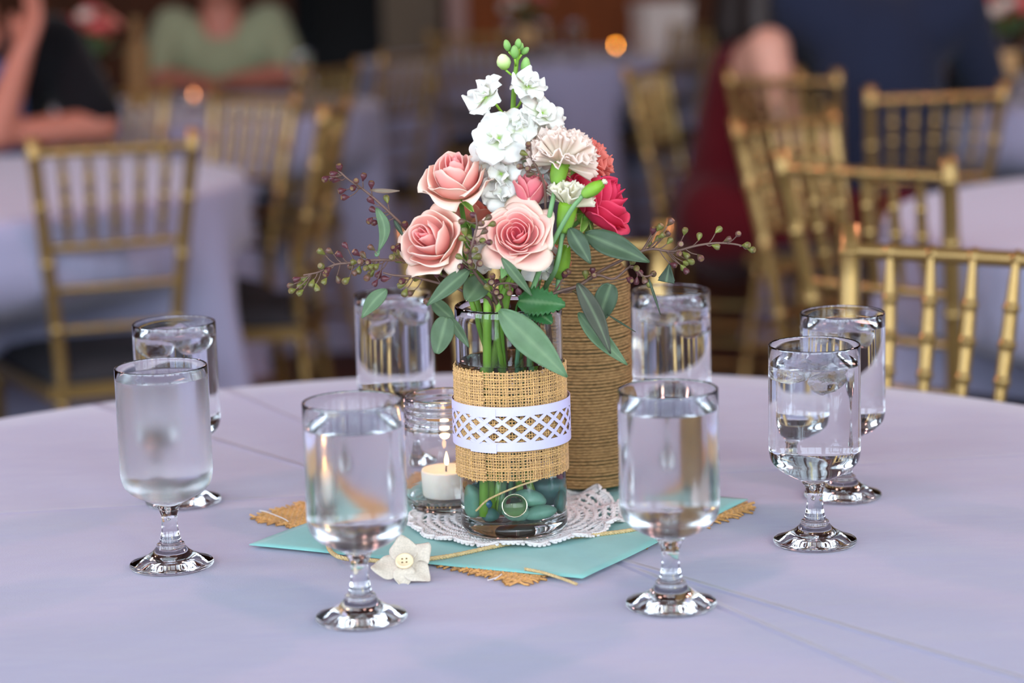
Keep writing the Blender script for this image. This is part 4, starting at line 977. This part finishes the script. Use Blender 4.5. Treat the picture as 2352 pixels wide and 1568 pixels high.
def sprig(label, main, pods, leaves, colmix=(0.4, 0.4), stemc=s(104, 80, 70), seed=0, r0=0.0007, r1=0.0016, jz=0.010):
    r_ = random.Random(seed)
    e = empty('eucalyptus_sprig', P3(*main[0]), 0, label, 'eucalyptus', 'seeded eucalyptus sprigs'); org = e.location
    path = [tuple(P3(*m)) for m in main] if len(main[-1]) == 3 and main[-1][0] > 10 else None
    Pm = spline(path, 90)
    V, Fq = tube(Pm - np.array(org), np.linspace(r0, r1, 90), 7); smb = MB(); smb.add(V, Fq, stemc)
    depth = lambda p: p[1]
    for k, pd in enumerate(pods):
        px, py = pd[:2]
        # nearest stem point on the picture plane, depth taken from it
        best = min(range(90), key=lambda i: (Pm[i][0] - at(px, py, Pm[i][1]).x) ** 2 + (Pm[i][2] - at(px, py, Pm[i][1]).z) ** 2)
        dy = Pm[best][1] + r_.uniform(-jz, jz); c = at(px, py, dy)
        root = Vector(Pm[min(89, best + 4)])
        d = (c - root); ln = d.length; d.normalize(); d = (d + Vector((r_.uniform(-.5, .5), r_.uniform(-.6, .2), r_.uniform(-.4, .4)))).normalized()
        size = r_.uniform(0.0054, 0.0064)
        kind = 0 if r_.random() < colmix[0] else (1 if r_.random() < colmix[1] / (1 - colmix[0] + 1e-6) else 2)
        o = link('seed_pod', PODS[kind], None, e); o.matrix_local = axis_mat(c - org, d, r_.uniform(0, 6)) @ Matrix.Scale(size, 4)
        b_ = c - d * size * 0.55
        V, Fq = tube(spline([tuple(root - org), tuple((root + b_) / 2 - org + Vector((0, 0, -0.001))), tuple(b_ - org)], 7), 0.00045, 5); smb.add(V, Fq, stemc)
    smb.build('stem', M['stem'], e)
    for lf in leaves:
        (b, t, wd, c, kw) = lf
        leaf_mesh(P3(*b), P3(*t), wd / PXM, c, org, **kw).build('leaf', M['leaf'], e)
    return e
MOUTH = (1160, 690, -0.02)
def to_mouth(px=1160, dy=-0.015): return [(px, 690, dy), (px + 10, 780, 0.0), (px + 25, 1050, 0.012), (px + 30, 1150, 0.015)]
sprig('eucalyptus sprig reaching highest at the left with purple seed pods',
      [(778, 392, -0.015), (800, 412, -0.015), (830, 432, -0.016), (862, 458, -0.016), (905, 498, -0.014), (945, 540, -0.008), (1010, 610, 0.0)] + to_mouth(1120, 0.0),
      [(748, 410), (771, 413), (780, 385), (766, 399), (762, 408), (818, 417), (835, 406), (853, 424), (812, 431), (785, 438), (792, 453), (852, 460), (888, 457), (857, 482), (850, 506), (862, 511), (931, 517)],
      [((849, 436, -0.016), (918, 438, -0.03), 12, s(128, 108, 92), dict(bend=-0.1)), ((865, 477, -0.018), (868, 580, -0.03), 30, EU, dict(sickle=-0.16)), ((905, 505, -0.014), (928, 545, -0.02), 12, EUD, {})], (0.85, 0.1), seed=1)
sprig('long eucalyptus sprig reaching farthest left with green purple seed pods',
      [(697, 632, -0.03), (735, 624, -0.03), (768, 608, -0.03), (808, 603, -0.03), (850, 598, -0.03), (895, 597, -0.028), (940, 600, -0.02), (1000, 625, -0.01)] + to_mouth(1135, -0.01),
      [(737, 578), (757, 577), (793, 564), (779, 585), (818, 581), (834, 586), (830, 600), (807, 613), (813, 602), (824, 620), (816, 625), (847, 602), (864, 612), (842, 615), (852, 612), (853, 627), (844, 636), (853, 569), (870, 630), (862, 650), (739, 612), (750, 627), (745, 646), (753, 620), (728, 661), (717, 651), (700, 640), (690, 654), (671, 667), (681, 641), (668, 655), (689, 672), (701, 648), (777, 642), (795, 644), (905, 572), (917, 568), (912, 582), (902, 590), (915, 598)],
      [((862, 588, -0.03), (872, 576, -0.03), 12, EU2, {})], (0.35, 0.45), seed=2)
sprig('low eucalyptus sprig over the rear left goblet with hanging leaf',
      [(880, 626, -0.035), (905, 632, -0.035), (950, 636, -0.032), (1000, 648, -0.028), (1050, 662, -0.025), (1085, 680, -0.022)] + to_mouth(1125, -0.02),
      [(925, 645), (921, 655), (930, 672), (944, 672), (957, 639), (1003, 631), (982, 690), (885, 640)],
      [((888, 664, -0.035), (831, 730, -0.04), 40, EU, dict(sickle=0.05)), ((1078, 618, -0.045), (980, 702, -0.055), 42, mixc(EU, EUD, 0.45), dict(bend=0.08)),
       ((1108, 640, -0.02), (1072, 690, -0.03), 58, EU, dict(shape='ovate')), ((1026, 728, -0.035), (1003, 812, -0.045), 52, mixc(EU, EUD, 0.35), dict(shape='ovate')),
       ((995, 692, -0.02), (1042, 735, -0.015), 34, mixc(EU, EUD, 0.3), dict(shape='ovate')), ((1032, 728, -0.026), (1078, 798, -0.028), 26, mixc(EU, EUD, 0.25), {})], (0.6, 0.2), seed=3)
sprig('small eucalyptus cluster of pods between the two pink roses',
      [(1092, 492, -0.055), (1095, 520, -0.058), (1085, 560, -0.06), (1080, 600, -0.055), (1100, 640, -0.04)] + to_mouth(1140, -0.028),
      [(1062, 508), (1088, 494), (1121, 500), (1067, 532), (1104, 514), (1086, 560), (1062, 548), (1107, 553), (1072, 578), (1080, 602), (1096, 590), (1060, 612), (1078, 545), (1122, 556), (1130, 515), (1055, 590), (1090, 575), (1100, 605), (1070, 618), (1062, 600), (1084, 612), (1112, 532)],
      [((1152, 592, -0.062), (1222, 680, -0.06), 26, mixc(EU, EUD, 0.3), dict(bend=0.05)), ((1168, 600, -0.05), (1152, 640, -0.055), 24, s(110, 150, 86), {})], (0.2, 0.45), seed=4)
sprig('eucalyptus pods clustered just above the vase mouth',
      [(1190, 655, -0.05), (1165, 650, -0.05), (1140, 655, -0.045), (1135, 672, -0.04)] + to_mouth(1150, -0.03),
      [(1120, 660), (1140, 648), (1155, 640), (1140, 670), (1166, 660), (1181, 655), (1150, 681), (1190, 668), (1128, 648), (1172, 672), (1132, 636)],
      [((1147, 712, -0.052), (1303, 866, -0.062), 78, EU2, dict(bend=0.03))], (0.5, 0.2), seed=5)
sprig('eucalyptus sprig stretching far right with green seed pods',
      [(1722, 571, -0.01), (1690, 561, -0.01), (1645, 558, -0.01), (1600, 564, -0.01), (1545, 577, -0.01), (1492, 572, -0.01), (1440, 592, -0.01), (1380, 622, -0.008), (1320, 660, -0.004)] + to_mouth(1255, -0.008),
      [(1505, 527), (1515, 522), (1540, 510), (1520, 541), (1532, 538), (1510, 548), (1538, 553), (1500, 530), (1573, 531), (1606, 543), (1650, 528), (1672, 550), (1695, 538), (1645, 566), (1714, 563), (1726, 573), (1562, 561), (1557, 582), (1576, 586), (1608, 591), (1586, 600), (1574, 603), (1568, 614), (1547, 608), (1575, 621), (1490, 561)],
      [((1539, 600, -0.012), (1530, 648, -0.016), 44, EUD, dict(shape='fan')), ((1343, 536, -0.03), (1492, 602, -0.045), 62, mixc(EU, EUD, 0.7), dict(bend=0.06)), ((1308, 524, -0.035), (1357, 606, -0.045), 46, mixc(EU, EUD, 0.75), dict(bend=0.05))], (0.15, 0.55), seed=6)
sprig('eucalyptus sprig drooping at right over the twine bottle',
      [(1500, 630, -0.018), (1478, 634, -0.018), (1450, 612, -0.018), (1410, 640, -0.018), (1370, 632, -0.018), (1330, 655, -0.014)] + to_mouth(1250, -0.016),
      [(1452, 602), (1461, 615), (1467, 625), (1446, 642), (1462, 645), (1480, 643), (1490, 652), (1500, 628), (1303, 626), (1345, 630), (1361, 622), (1364, 634), (1325, 670), (1296, 632)],
      [((1326, 650, -0.035), (1402, 812, -0.045), 46, mixc(EUD, EUB, 0.4), dict(sickle=-0.03)), ((1403, 652, -0.03), (1372, 742, -0.03), 52, mixc(EU, EUD, 0.75), dict(shape='ovate')),
       ((1328, 718, -0.03), (1441, 838, -0.04), 44, EU, dict(sickle=0.02)), ((1490, 640, -0.018), (1517, 722, -0.02), 7, EUD, {}), ((1395, 722, -0.032), (1460, 762, -0.02), 5, EUD, {})], (0.35, 0.3), seed=7)
sprig('short eucalyptus sprig of dark pods within the white stock',
      [(1218, 335, -0.035), (1222, 365, -0.036), (1240, 400, -0.034), (1252, 440, -0.028), (1250, 540, -0.02)] + to_mouth(1230, -0.01),
      [(1213, 333), (1203, 352), (1196, 383), (1214, 388), (1226, 380), (1217, 400)], [], (0.1, 0.1), seed=8)
# serrated rose leaf and foliage
rl = empty('rose_leaf_spray', P3(1195, 690, -0.03), 0, 'bright serrated rose leaves folded over the vase rim', 'leaf spray')
leaf_mesh(P3(1190, 690, -0.034), P3(1298, 700, -0.055), 62 / PXM, s(44, 92, 44), rl.location, bend=0.06, shape='serr').build('leaf', M['leaf'], rl)
leaf_mesh(P3(1215, 700, -0.036), P3(1268, 742, -0.056), 44 / PXM, s(38, 84, 42), rl.location, shape='serr').build('leaf', M['leaf'], rl)
add_stem(rl, [tuple(P3(1200, 692, -0.03)), tuple(P3(1185, 720, -0.02)), tuple(P3(1190, 900, 0.0)), tuple(P3(1195, 1100, 0.01))], 0.0008, 0.0010, DKGREEN)
# thick cut stems standing in the water
for k, (pts, r, c, c2, lab) in enumerate((
    ([(1122, 640, -0.012), (1120, 700, -0.016), (1120, 850, -0.020), (1119, 1000, -0.022), (1117, 1195, -0.024)], 0.0036, s(124, 166, 60), s(116, 168, 46), 'thick bright green cut stem at the left inside the vase'),
    ([(1150, 640, -0.006), (1152, 760, -0.008), (1160, 900, -0.01), (1150, 1100, -0.012), (1130, 1198, -0.018)], 0.0020, s(120, 176, 60), s(120, 180, 50), 'thin green cut stem behind the thick one in the vase'),
    ([(1250, 560, -0.01), (1225, 690, -0.008), (1205, 850, 0.0), (1200, 1100, 0.004), (1192, 1150, 0.004)], 0.0020, MAROON, s(150, 80, 60), 'maroon cut stem in the middle of the vase'),
    ([(1240, 600, 0.0), (1225, 700, 0.006), (1235, 900, 0.010), (1255, 1080, 0.006), (1275, 1180, 0.0)], 0.0022, MAROON, s(130, 50, 56), 'maroon cut stem slanting to the right vase wall'),
    ([(1270, 500, -0.034), (1245, 600, -0.03), (1215, 690, -0.022), (1185, 850, -0.014), (1170, 1090, -0.006)], 0.0018, s(96, 140, 120), s(90, 140, 100), 'blue green carnation stem crossing the vase mouth'))):
    q = [tuple(P3(*p)) for p in pts]; q[-1] = (q[-1][0], q[-1][1], VZ + 0.0165); e = empty('cut_stem', q[-1], 0, lab, 'stem', 'cut stems in the vase')
    add_stem(e, q, r * 0.9, r, c, c2=c2, n=50)

# ------------------------------------------------------------------ added pendant lamps, unseen above the frame: warm pink fill for table tops
M['fill_globe_glass'] = pm('fill_globe_opal', s(255, 226, 196), 0.4, emit=((1.0, 0.66, 0.45), 3.0))
for k, (x, y) in enumerate(((-1.9, 3.4), (1.9, 3.2), (-1.7, 6.8), (1.8, 6.6), (-1.4, 10.2), (1.9, 10.2))):
    p = empty('added_fill_lamp', (x, y, 2.75), 0, 'added unseen opal globe lamp giving warm fill high over the %s %s' % (('near', 'middle', 'far')[k // 2], ('left tables', 'right tables')[k % 2]), 'lamp', 'added fill lamps')
    MB().add(*sphere((0, 0, 0), 0.13, 24, 16)).build('globe', M['fill_globe_glass'], p)
    MB().add(*lathe([(0, 0.12), (0.05, 0.12), (0.055, 0.15), (0.02, 0.19), (0.008, 0.2), (0.008, CEIL_Z - 2.76), (0.05, CEIL_Z - 2.755), (0, CEIL_Z - 2.75)], 16)).build('rod', M['black'], p)
    l = bpy.data.lights.new('added_warm_fill', 'POINT'); l.energy = FILL_LAMP_W * (10.0 if k < 2 else 0.5); l.color = (1.0, 0.48, 0.46); l.shadow_soft_size = 0.14  # added warm fill below each globe, strongest over the near tables
    lo = bpy.data.objects.new('added_warm_fill', l); col.objects.link(lo); lo.location = (x, y, 2.56)

# ------------------------------------------------------------------ diners
def blob_mesh(name, caps, voxel, smooth_it=6, mats=None):
    mb = MB()
    for p0, r0, p1, r1 in caps:
        p0, p1 = np.array(p0, float), np.array(p1, float)
        for p, r in ((p0, r0), (p1, r1)):
            mb.add(*sphere(p, r, 14, 10))
        if np.linalg.norm(p1 - p0) > 1e-4 and np.isscalar(r0): mb.add(*tube([p0, p0 * .5 + p1 * .5, p1], [r0, (r0 + r1) / 2, r1], 14))
    tmp = bpy.data.objects.new('tmp', mb.me('tmp')); col.objects.link(tmp)
    m = tmp.modifiers.new('r', 'REMESH'); m.mode = 'VOXEL'; m.voxel_size = voxel
    sm = tmp.modifiers.new('s', 'SMOOTH'); sm.iterations = smooth_it; sm.factor = 0.5
    dg = bpy.context.evaluated_depsgraph_get(); dg.update()
    me = bpy.data.meshes.new_from_object(tmp.evaluated_get(dg)); me.name = name
    bpy.data.objects.remove(tmp)
    me.polygons.foreach_set('use_smooth', [True] * len(me.polygons)); me.update()
    return me
def hand_caps(w_, d, sidev):                    # a relaxed hand: palm, four fingers, thumb
    w_, d, sv = np.array(w_), np.array(d) / np.linalg.norm(d), np.array(sidev) / np.linalg.norm(sidev)
    nv = np.cross(d, sv); out = []
    for q in (-0.026, -0.009, 0.009, 0.026): out.append((w_ + sv * q * 0.7, 0.016, w_ + d * 0.075 + sv * q, 0.013))
    for q, L in ((-0.028, 0.060), (-0.010, 0.072), (0.009, 0.068), (0.027, 0.052)):
        a = w_ + d * 0.080 + sv * q; b = a + d * L * 0.55 - nv * 0.008; c = b + d * L * 0.40 - nv * 0.020
        out += [(a, 0.0092, b, 0.0086), (b, 0.0086, c, 0.0076)]
    a = w_ + d * 0.02 + sv * -0.03; b = a + d * 0.035 - sv * 0.025 - nv * 0.01; c = b + d * 0.03 - sv * 0.004 - nv * 0.01
    out += [(a, 0.013, b, 0.0105), (b, 0.0105, c, 0.009)]
    return out
def diner(label, loc, face, mats, shoulderL, elbowL, handL, shoulderR, elbowR, handR, chest, neck, head, sleeve='short', hair='short', build=1.0, pelvis=(0, 0, 0.52), skirt=False):
    e = empty('person', loc, math.atan2(face[1], face[0]) - PI / 2, label, 'person', 'seated diners')
    B = build; head = np.array(head, float)
    caps = [(pelvis, 0.15 * B, chest, 0.135 * B), (chest, 0.13 * B, neck, 0.060), (neck, 0.058, head - np.array((0, 0.01, 0.05)), 0.058),
            (head, (0.076, 0.096, 0.112), head, (0.076, 0.096, 0.112)), (head + np.array((0, 0.035, -0.060)), 0.048, head + np.array((0, 0.045, -0.082)), 0.036),
            (head + np.array((0, 0.090, 0.010)), 0.012, head + np.array((0, 0.108, -0.022)), 0.015)]
    for sx in (-1, 1):
        caps += [(head + np.array((sx * 0.076, -0.005, 0.010)), 0.014, head + np.array((sx * 0.080, -0.010, -0.022)), 0.011)]
        caps += [(head + np.array((sx * 0.030, 0.082, 0.028)), 0.012, head + np.array((sx * 0.048, 0.074, 0.028)), 0.010)]     # brows
        caps += [(head + np.array((sx * 0.014, 0.090, -0.052)), 0.008, head + np.array((0, 0.095, -0.052)), 0.009)]            # lips
    for S_, E_, H_, sg in ((shoulderL, elbowL, handL, -1), (shoulderR, elbowR, handR, 1)):
        caps += [(chest, 0.12 * B, S_, 0.066 * B), (S_, 0.062 * B, E_, 0.046), (E_, 0.045, H_, 0.028)]
        d = np.array(H_) - np.array(E_); side = np.cross(d, (0, 0, 1.0)); caps += hand_caps(H_, d, side * sg)
    for sx in (-1, 1):
        caps += [((sx * 0.10, 0.0, 0.52), 0.095, (sx * 0.12, 0.42, 0.52), 0.062), ((sx * 0.12, 0.42, 0.52), 0.060, (sx * 0.12, 0.40, 0.09), 0.040), ((sx * 0.12, 0.38, 0.05), 0.036, (sx * 0.13, 0.56, 0.035), 0.030)]
    bo = link('body', blob_mesh('body', caps, 0.0085), mats['skin'], e)
    # garment over torso and sleeves
    g = [(pelvis, 0.162 * B, chest, 0.150 * B), (chest, 0.142 * B, tuple(np.array(chest) * .45 + np.array(neck) * .55 - np.array((0, 0.006, 0.012))), 0.085)]
    for S_, E_, H_ in ((shoulderL, elbowL, handL), (shoulderR, elbowR, handR)):
        S_, E_, H_ = np.array(S_), np.array(E_), np.array(H_)
        if sleeve == 'none': g += [(chest, 0.125 * B, S_ * 0.8 + np.array(chest) * 0.2, 0.070 * B)]
        else: g += [(chest, 0.132 * B, S_, 0.080 * B)]
        if sleeve == 'short': g += [(S_, 0.078 * B, S_ * 0.15 + E_ * 0.85, 0.070)]
        if sleeve == 'long': g += [(S_, 0.078 * B, E_, 0.062), (E_, 0.061, E_ * 0.12 + H_ * 0.88, 0.042)]
    if skirt: g += [((0, 0.0, 0.50), 0.17, (0, 0.36, 0.50), 0.13), ((0, 0.38, 0.50), 0.15, (0, 0.40, 0.20), 0.17), ((-0.10, 0.0, 0.5), 0.13, (-0.12, 0.43, 0.52), 0.10), ((0.10, 0.0, 0.5), 0.13, (0.12, 0.43, 0.52), 0.10), ((-0.12, 0.42, 0.5), 0.10, (-0.12, 0.42, 0.15), 0.11), ((0.12, 0.42, 0.5), 0.10, (0.12, 0.42, 0.15), 0.11)]
    link('dress' if skirt else ('jacket' if sleeve == 'long' else 'shirt'), blob_mesh('garment', g, 0.012), mats['top'], e)
    if not skirt:
        tr = []
        for sx in (-1, 1): tr += [((sx * 0.09, -0.01, 0.51), 0.115, (sx * 0.12, 0.42, 0.52), 0.078), ((sx * 0.12, 0.42, 0.52), 0.076, (sx * 0.12, 0.40, 0.12), 0.058)]
        link('trousers', blob_mesh('trousers', tr, 0.014), mats['bottom'], e)
    for sx in (-1, 1):
        link('shoe', blob_mesh('shoe', [((sx * 0.12, 0.37, 0.050), 0.046, (sx * 0.13, 0.57, 0.038), 0.036)], 0.012), mats['shoe'], e)
        link('eye', MB().add(*sphere(head + np.array((sx * 0.032, 0.084, 0.012)), 0.012, 10, 8)).me('eye'), mats['eye'], bo)
    hc = [(head + np.array((0, -0.020, 0.035)), (0.084, 0.094, 0.092), head + np.array((0, -0.020, 0.035)), (0.084, 0.094, 0.092)), (head + np.array((0, -0.05, -0.03)), 0.066, head + np.array((0, -0.055, 0.0)), 0.07)]
    if hair == 'long':
        hc += [(head + np.array((0, -0.06, 0.0)), 0.080, head + np.array((0, -0.085, -0.20)), 0.085), (head + np.array((0.06, -0.03, 0.0)), 0.045, head + np.array((0.09, -0.03, -0.20)), 0.045), (head + np.array((-0.06, -0.03, 0.0)), 0.045, head + np.array((-0.09, -0.03, -0.20)), 0.045)]
    link('hair', blob_mesh('hair', hc, 0.011), mats['hair'], e)
    return e
SKIN, SKIN2 = pm('skin', s(160, 102, 84), 0.55, sss=0.1, noise=(30, 0.05)), pm('skin_light', s(190, 142, 122), 0.55, sss=0.1, noise=(30, 0.05))
SH, EY = pm('shoe_leather', s(24, 20, 18), 0.4), pm('eye', s(60, 44, 36), 0.2)
def cm(n, c): return pm(n, c, 0.9, bump=(60, 0.3, 0.004), sheen=0.1, spec=0.15)
DK, BR, GY = pm('dark_hair', s(22, 15, 12), 0.6), pm('brown_hair', s(74, 48, 32), 0.6), pm('grey_hair', s(140, 132, 124), 0.6)
TRS = cm('dark_trousers', s(28, 28, 34))
# facing the camera at the far side of the left table, chin on hand
diner('seated person in a black top over blue, chin propped on a hand', (-1.30, 5.50, 0), (0.12, -1), dict(skin=SKIN, top=cm('black_top', s(10, 10, 14)), bottom=TRS, shoe=SH, eye=EY, hair=BR),
      (-0.185, 0.02, 0.985), (-0.30, 0.16, 0.80), (-0.02, 0.30, 0.795), (0.18, 0.02, 0.985), (-0.06, 0.28, 0.80), (-0.13, 0.22, 0.99), (0, 0.03, 0.86), (0, 0.05, 1.07), (0.02, 0.10, 1.20), build=1.08)
diner('seated person in a sage green shirt beyond the second left table', (-0.955, 7.58, 0), (0.05, -1), dict(skin=SKIN, top=cm('green_shirt', s(128, 136, 108)), bottom=TRS, shoe=SH, eye=EY, hair=GY),
      (-0.16, 0.03, 0.955), (-0.23, 0.15, 0.80), (-0.04, 0.30, 0.785), (0.16, 0.03, 0.955), (0.22, 0.17, 0.80), (0.04, 0.32, 0.785), (0, 0.03, 0.82), (0, 0.05, 1.03), (0, 0.10, 1.16), build=0.98)
diner('seated person in a dark red dress with long dark hair and bare arm', (0.58, 5.66, 0), (0.92, -0.30), dict(skin=SKIN2, top=cm('red_dress', s(74, 8, 18)), bottom=TRS, shoe=SH, eye=EY, hair=DK),
      (-0.165, 0.10, 0.985), (-0.20, 0.20, 0.78), (-0.05, 0.38, 0.76), (0.17, 0.13, 0.935), (0.215, 0.18, 0.74), (0.10, 0.36, 0.66), (0, 0.06, 0.85), (0, 0.08, 1.04), (0, 0.12, 1.18), sleeve='none', hair='long', build=0.84, skirt=True)
diner('seated person in a navy jacket seen from behind at right', (0.93, 5.52, 0), (0.06, 1), dict(skin=SKIN, top=cm('navy_jacket', s(28, 35, 54)), bottom=cm('navy_trousers', s(22, 28, 44)), shoe=SH, eye=EY, hair=BR),
      (-0.185, 0.02, 1.05), (-0.25, 0.20, 0.82), (-0.12, 0.42, 0.78), (0.19, 0.04, 1.02), (0.285, 0.14, 0.82), (0.20, 0.42, 0.78), (0.0, 0.04, 0.92), (0, 0.08, 1.15), (0, 0.14, 1.28), sleeve='long', build=1.12)
pr = [o for o in col.objects if o.name == 'person'][0]
link('blue_shirt_front', blob_mesh('blue_shirt_front', [((-0.075, 0.155, 0.72), 0.050, (-0.085, 0.135, 0.93), 0.036), ((0.0, 0.17, 0.72), 0.050, (-0.03, 0.145, 0.95), 0.034)], 0.01), cm('blue_shirt', s(44, 72, 120)), pr)
# ------------------------------------------------------------------ settings on the far tables
def bouquet(x, y, what):
    r_ = random.Random(int(x * 100 + y * 10)); top = TZ + 0.165
    v = empty('glass_vase', (x, y, TZ + 0.0006), 0, 'glass vase of the blurred bouquet on %s' % what, 'vase', 'far table vases')
    MB().add(*lathe([(0, 0), (0.040, 0), (0.042, 0.003), (0.042, 0.165), (0.039, 0.165), (0.039, 0.012), (0, 0.012)], 32)).build('glass_body', M['glass'], v)
    MB().add(*lathe([(0.0425, 0.04), (0.0442, 0.04), (0.0442, 0.12), (0.0425, 0.12)], 32)).build('burlap_wrap', M['burlap_far'], v)
    c = empty('flower_bunch', (x, y, top), 0, 'blurred bunch of pink, coral and white blooms on %s' % what, 'flowers', 'far table bouquets')
    for q in range(13):
        a = q * 2.4; rr = 0.075 * math.sqrt((q + 0.3) / 13) * 1.25; h = 0.13 - 0.9 * rr + r_.uniform(-.02, .03)
        colr = (s(238, 130, 130), s(232, 84, 90), s(246, 238, 228), s(246, 170, 150), s(226, 120, 80))[q % 5]
        ax = Vector((math.cos(a) * rr * 8, math.sin(a) * rr * 8, 0.8)); A = axis_mat((rr * math.cos(a), rr * math.sin(a), h), ax)
        mbx = MB()
        for k in range(9):
            an = k * 2.4; tl = 0.3 + 0.09 * k; G = np.zeros((5, 5, 3))
            for i in range(5):
                for j in range(5):
                    u = -1 + i / 2; vv = j / 4; r = 0.004 + 0.026 * math.sin(min(1.5, vv * tl * 1.3)); z = 0.022 * (1 - math.cos(vv * 1.4)) + 0.01 - 0.008 * k / 9
                    G[i, j] = A @ Vector((r * math.cos(an + u * 0.7), r * math.sin(an + u * 0.7), z))
            V, Fq, _ = sheet(G, 0.001); mbx.add(V, Fq, colr)
        mbx.build('bloom', M['petal'], c)
        MB().add(*tube([(rr * math.cos(a), rr * math.sin(a), h), (rr * .3 * math.cos(a), rr * .3 * math.sin(a), 0.0), (0.012 * math.cos(a + 2), 0.012 * math.sin(a + 2), -0.13)], 0.0018, 6)).build('stem', M['far_green'], c)
    for q in range(9):
        a = q * 0.7 + 0.3; B_ = Vector((0.03 * math.cos(a), 0.03 * math.sin(a), 0.0)); T_ = Vector((0.13 * math.cos(a), 0.13 * math.sin(a), 0.03 + 0.04 * math.sin(q * 2)))
        leaf_mesh(B_, T_, 0.03, s(70, 100, 70), Vector((0, 0, 0)), nhint=(0, 0, 1)).build('leaf', M['leaf'], c)
M['burlap_far'] = pm('burlap_far', s(206, 170, 116), 0.95, noise=(400, 0.2)); M['far_green'] = pm('far_green', s(80, 120, 56), 0.6)
def far_candle(x, y, what, on):
    j = empty('candle_glass', (x, y, TZ + 0.0006), 0, 'small glass with a lit candle on %s' % what, 'candle glass', 'far candle glasses')
    MB().add(*lathe([(0, 0), (0.030, 0), (0.033, 0.004), (0.034, 0.030), (0.0315, 0.030), (0.0305, 0.008), (0, 0.008)], 28)).build('glass_body', M['glass'], j)
    MB().add(*lathe([(0, 0.0085), (0.020, 0.0085), (0.020, 0.036), (0, 0.036)], 20)).build('wax', M['wax'], j)
    MB().add(xf([tuple(np.array(v) * 1.25) for v in fm[0]], Matrix.Translation((0, 0, 0.038))), fm[1]).build('flame', on, j)
M['flame_far'] = pm('flame_far', (1, 0.6, 0.2), 0.5, emit=((1.0, 0.34, 0.03), FLAME_FAR))
M['flame_dim'] = pm('flame_dim', (1, 0.6, 0.2), 0.5, emit=((1.0, 0.36, 0.14), 9.0))
def tp(px, py): p = onz(px, py, TZ); return p.x, p.y
bouquet(TB[0] - 0.14, TB[1] + 0.05, 'the second left table'); bouquet(TRR[0] - 0.14, TRR[1] - 0.10, 'the table past the navy jacket'); bouquet(TM[0] - 0.02, TM[1] + 0.05, 'the far middle table')
make_bottle(TB[0] + 0.0, TB[1] + 0.10, TZ + 0.0006, 'blurred twine wrapped bottle on the second left table')
make_bottle(TRR[0] - 0.22, TRR[1] + 0.06, TZ + 0.0006, 'blurred twine wrapped bottle past the navy jacket')
far_candle(-0.93, 6.62, 'the second left table', M['flame_dim']); far_candle(0.455, 9.0, 'the far middle table', M['flame_far'])
for k, (x, y, lab) in enumerate(((-1.22, 4.20, 'water goblet on the left table at the left frame edge'), (-1.36, 6.35, 'water goblet on the second left table near the pair of twine and flowers'), (-0.62, 6.78, 'water goblet on the second left table near the doorway chair'),
                 (0.02, 8.72, 'leftmost water goblet on the far middle table'), (0.16, 8.85, 'second water goblet on the far middle table'), (0.28, 8.70, 'third water goblet on the far middle table'), (1.44, 6.02, 'water goblet on the table past the navy jacket'))):
    goblet(x, y, TZ + 0.0006, 0.142, 0, 0, lab, 'goblets on far tables', k)
# pale gift bag on the far middle table
gb = empty('white_gift_box', (TM[0] + 0.53, TM[1] - 0.1, TZ + 0.0006), 0.3, 'off white box on the far middle table right of the candle', 'box')
MB().add(*box(0, 0, 0.09, 0.20, 0.16, 0.18)).build('box_body', M['box_white'], gb, smooth=False); MB().add(*box(0, 0, 0.196, 0.21, 0.17, 0.03)).build('lid', M['box_white'], gb, smooth=False)
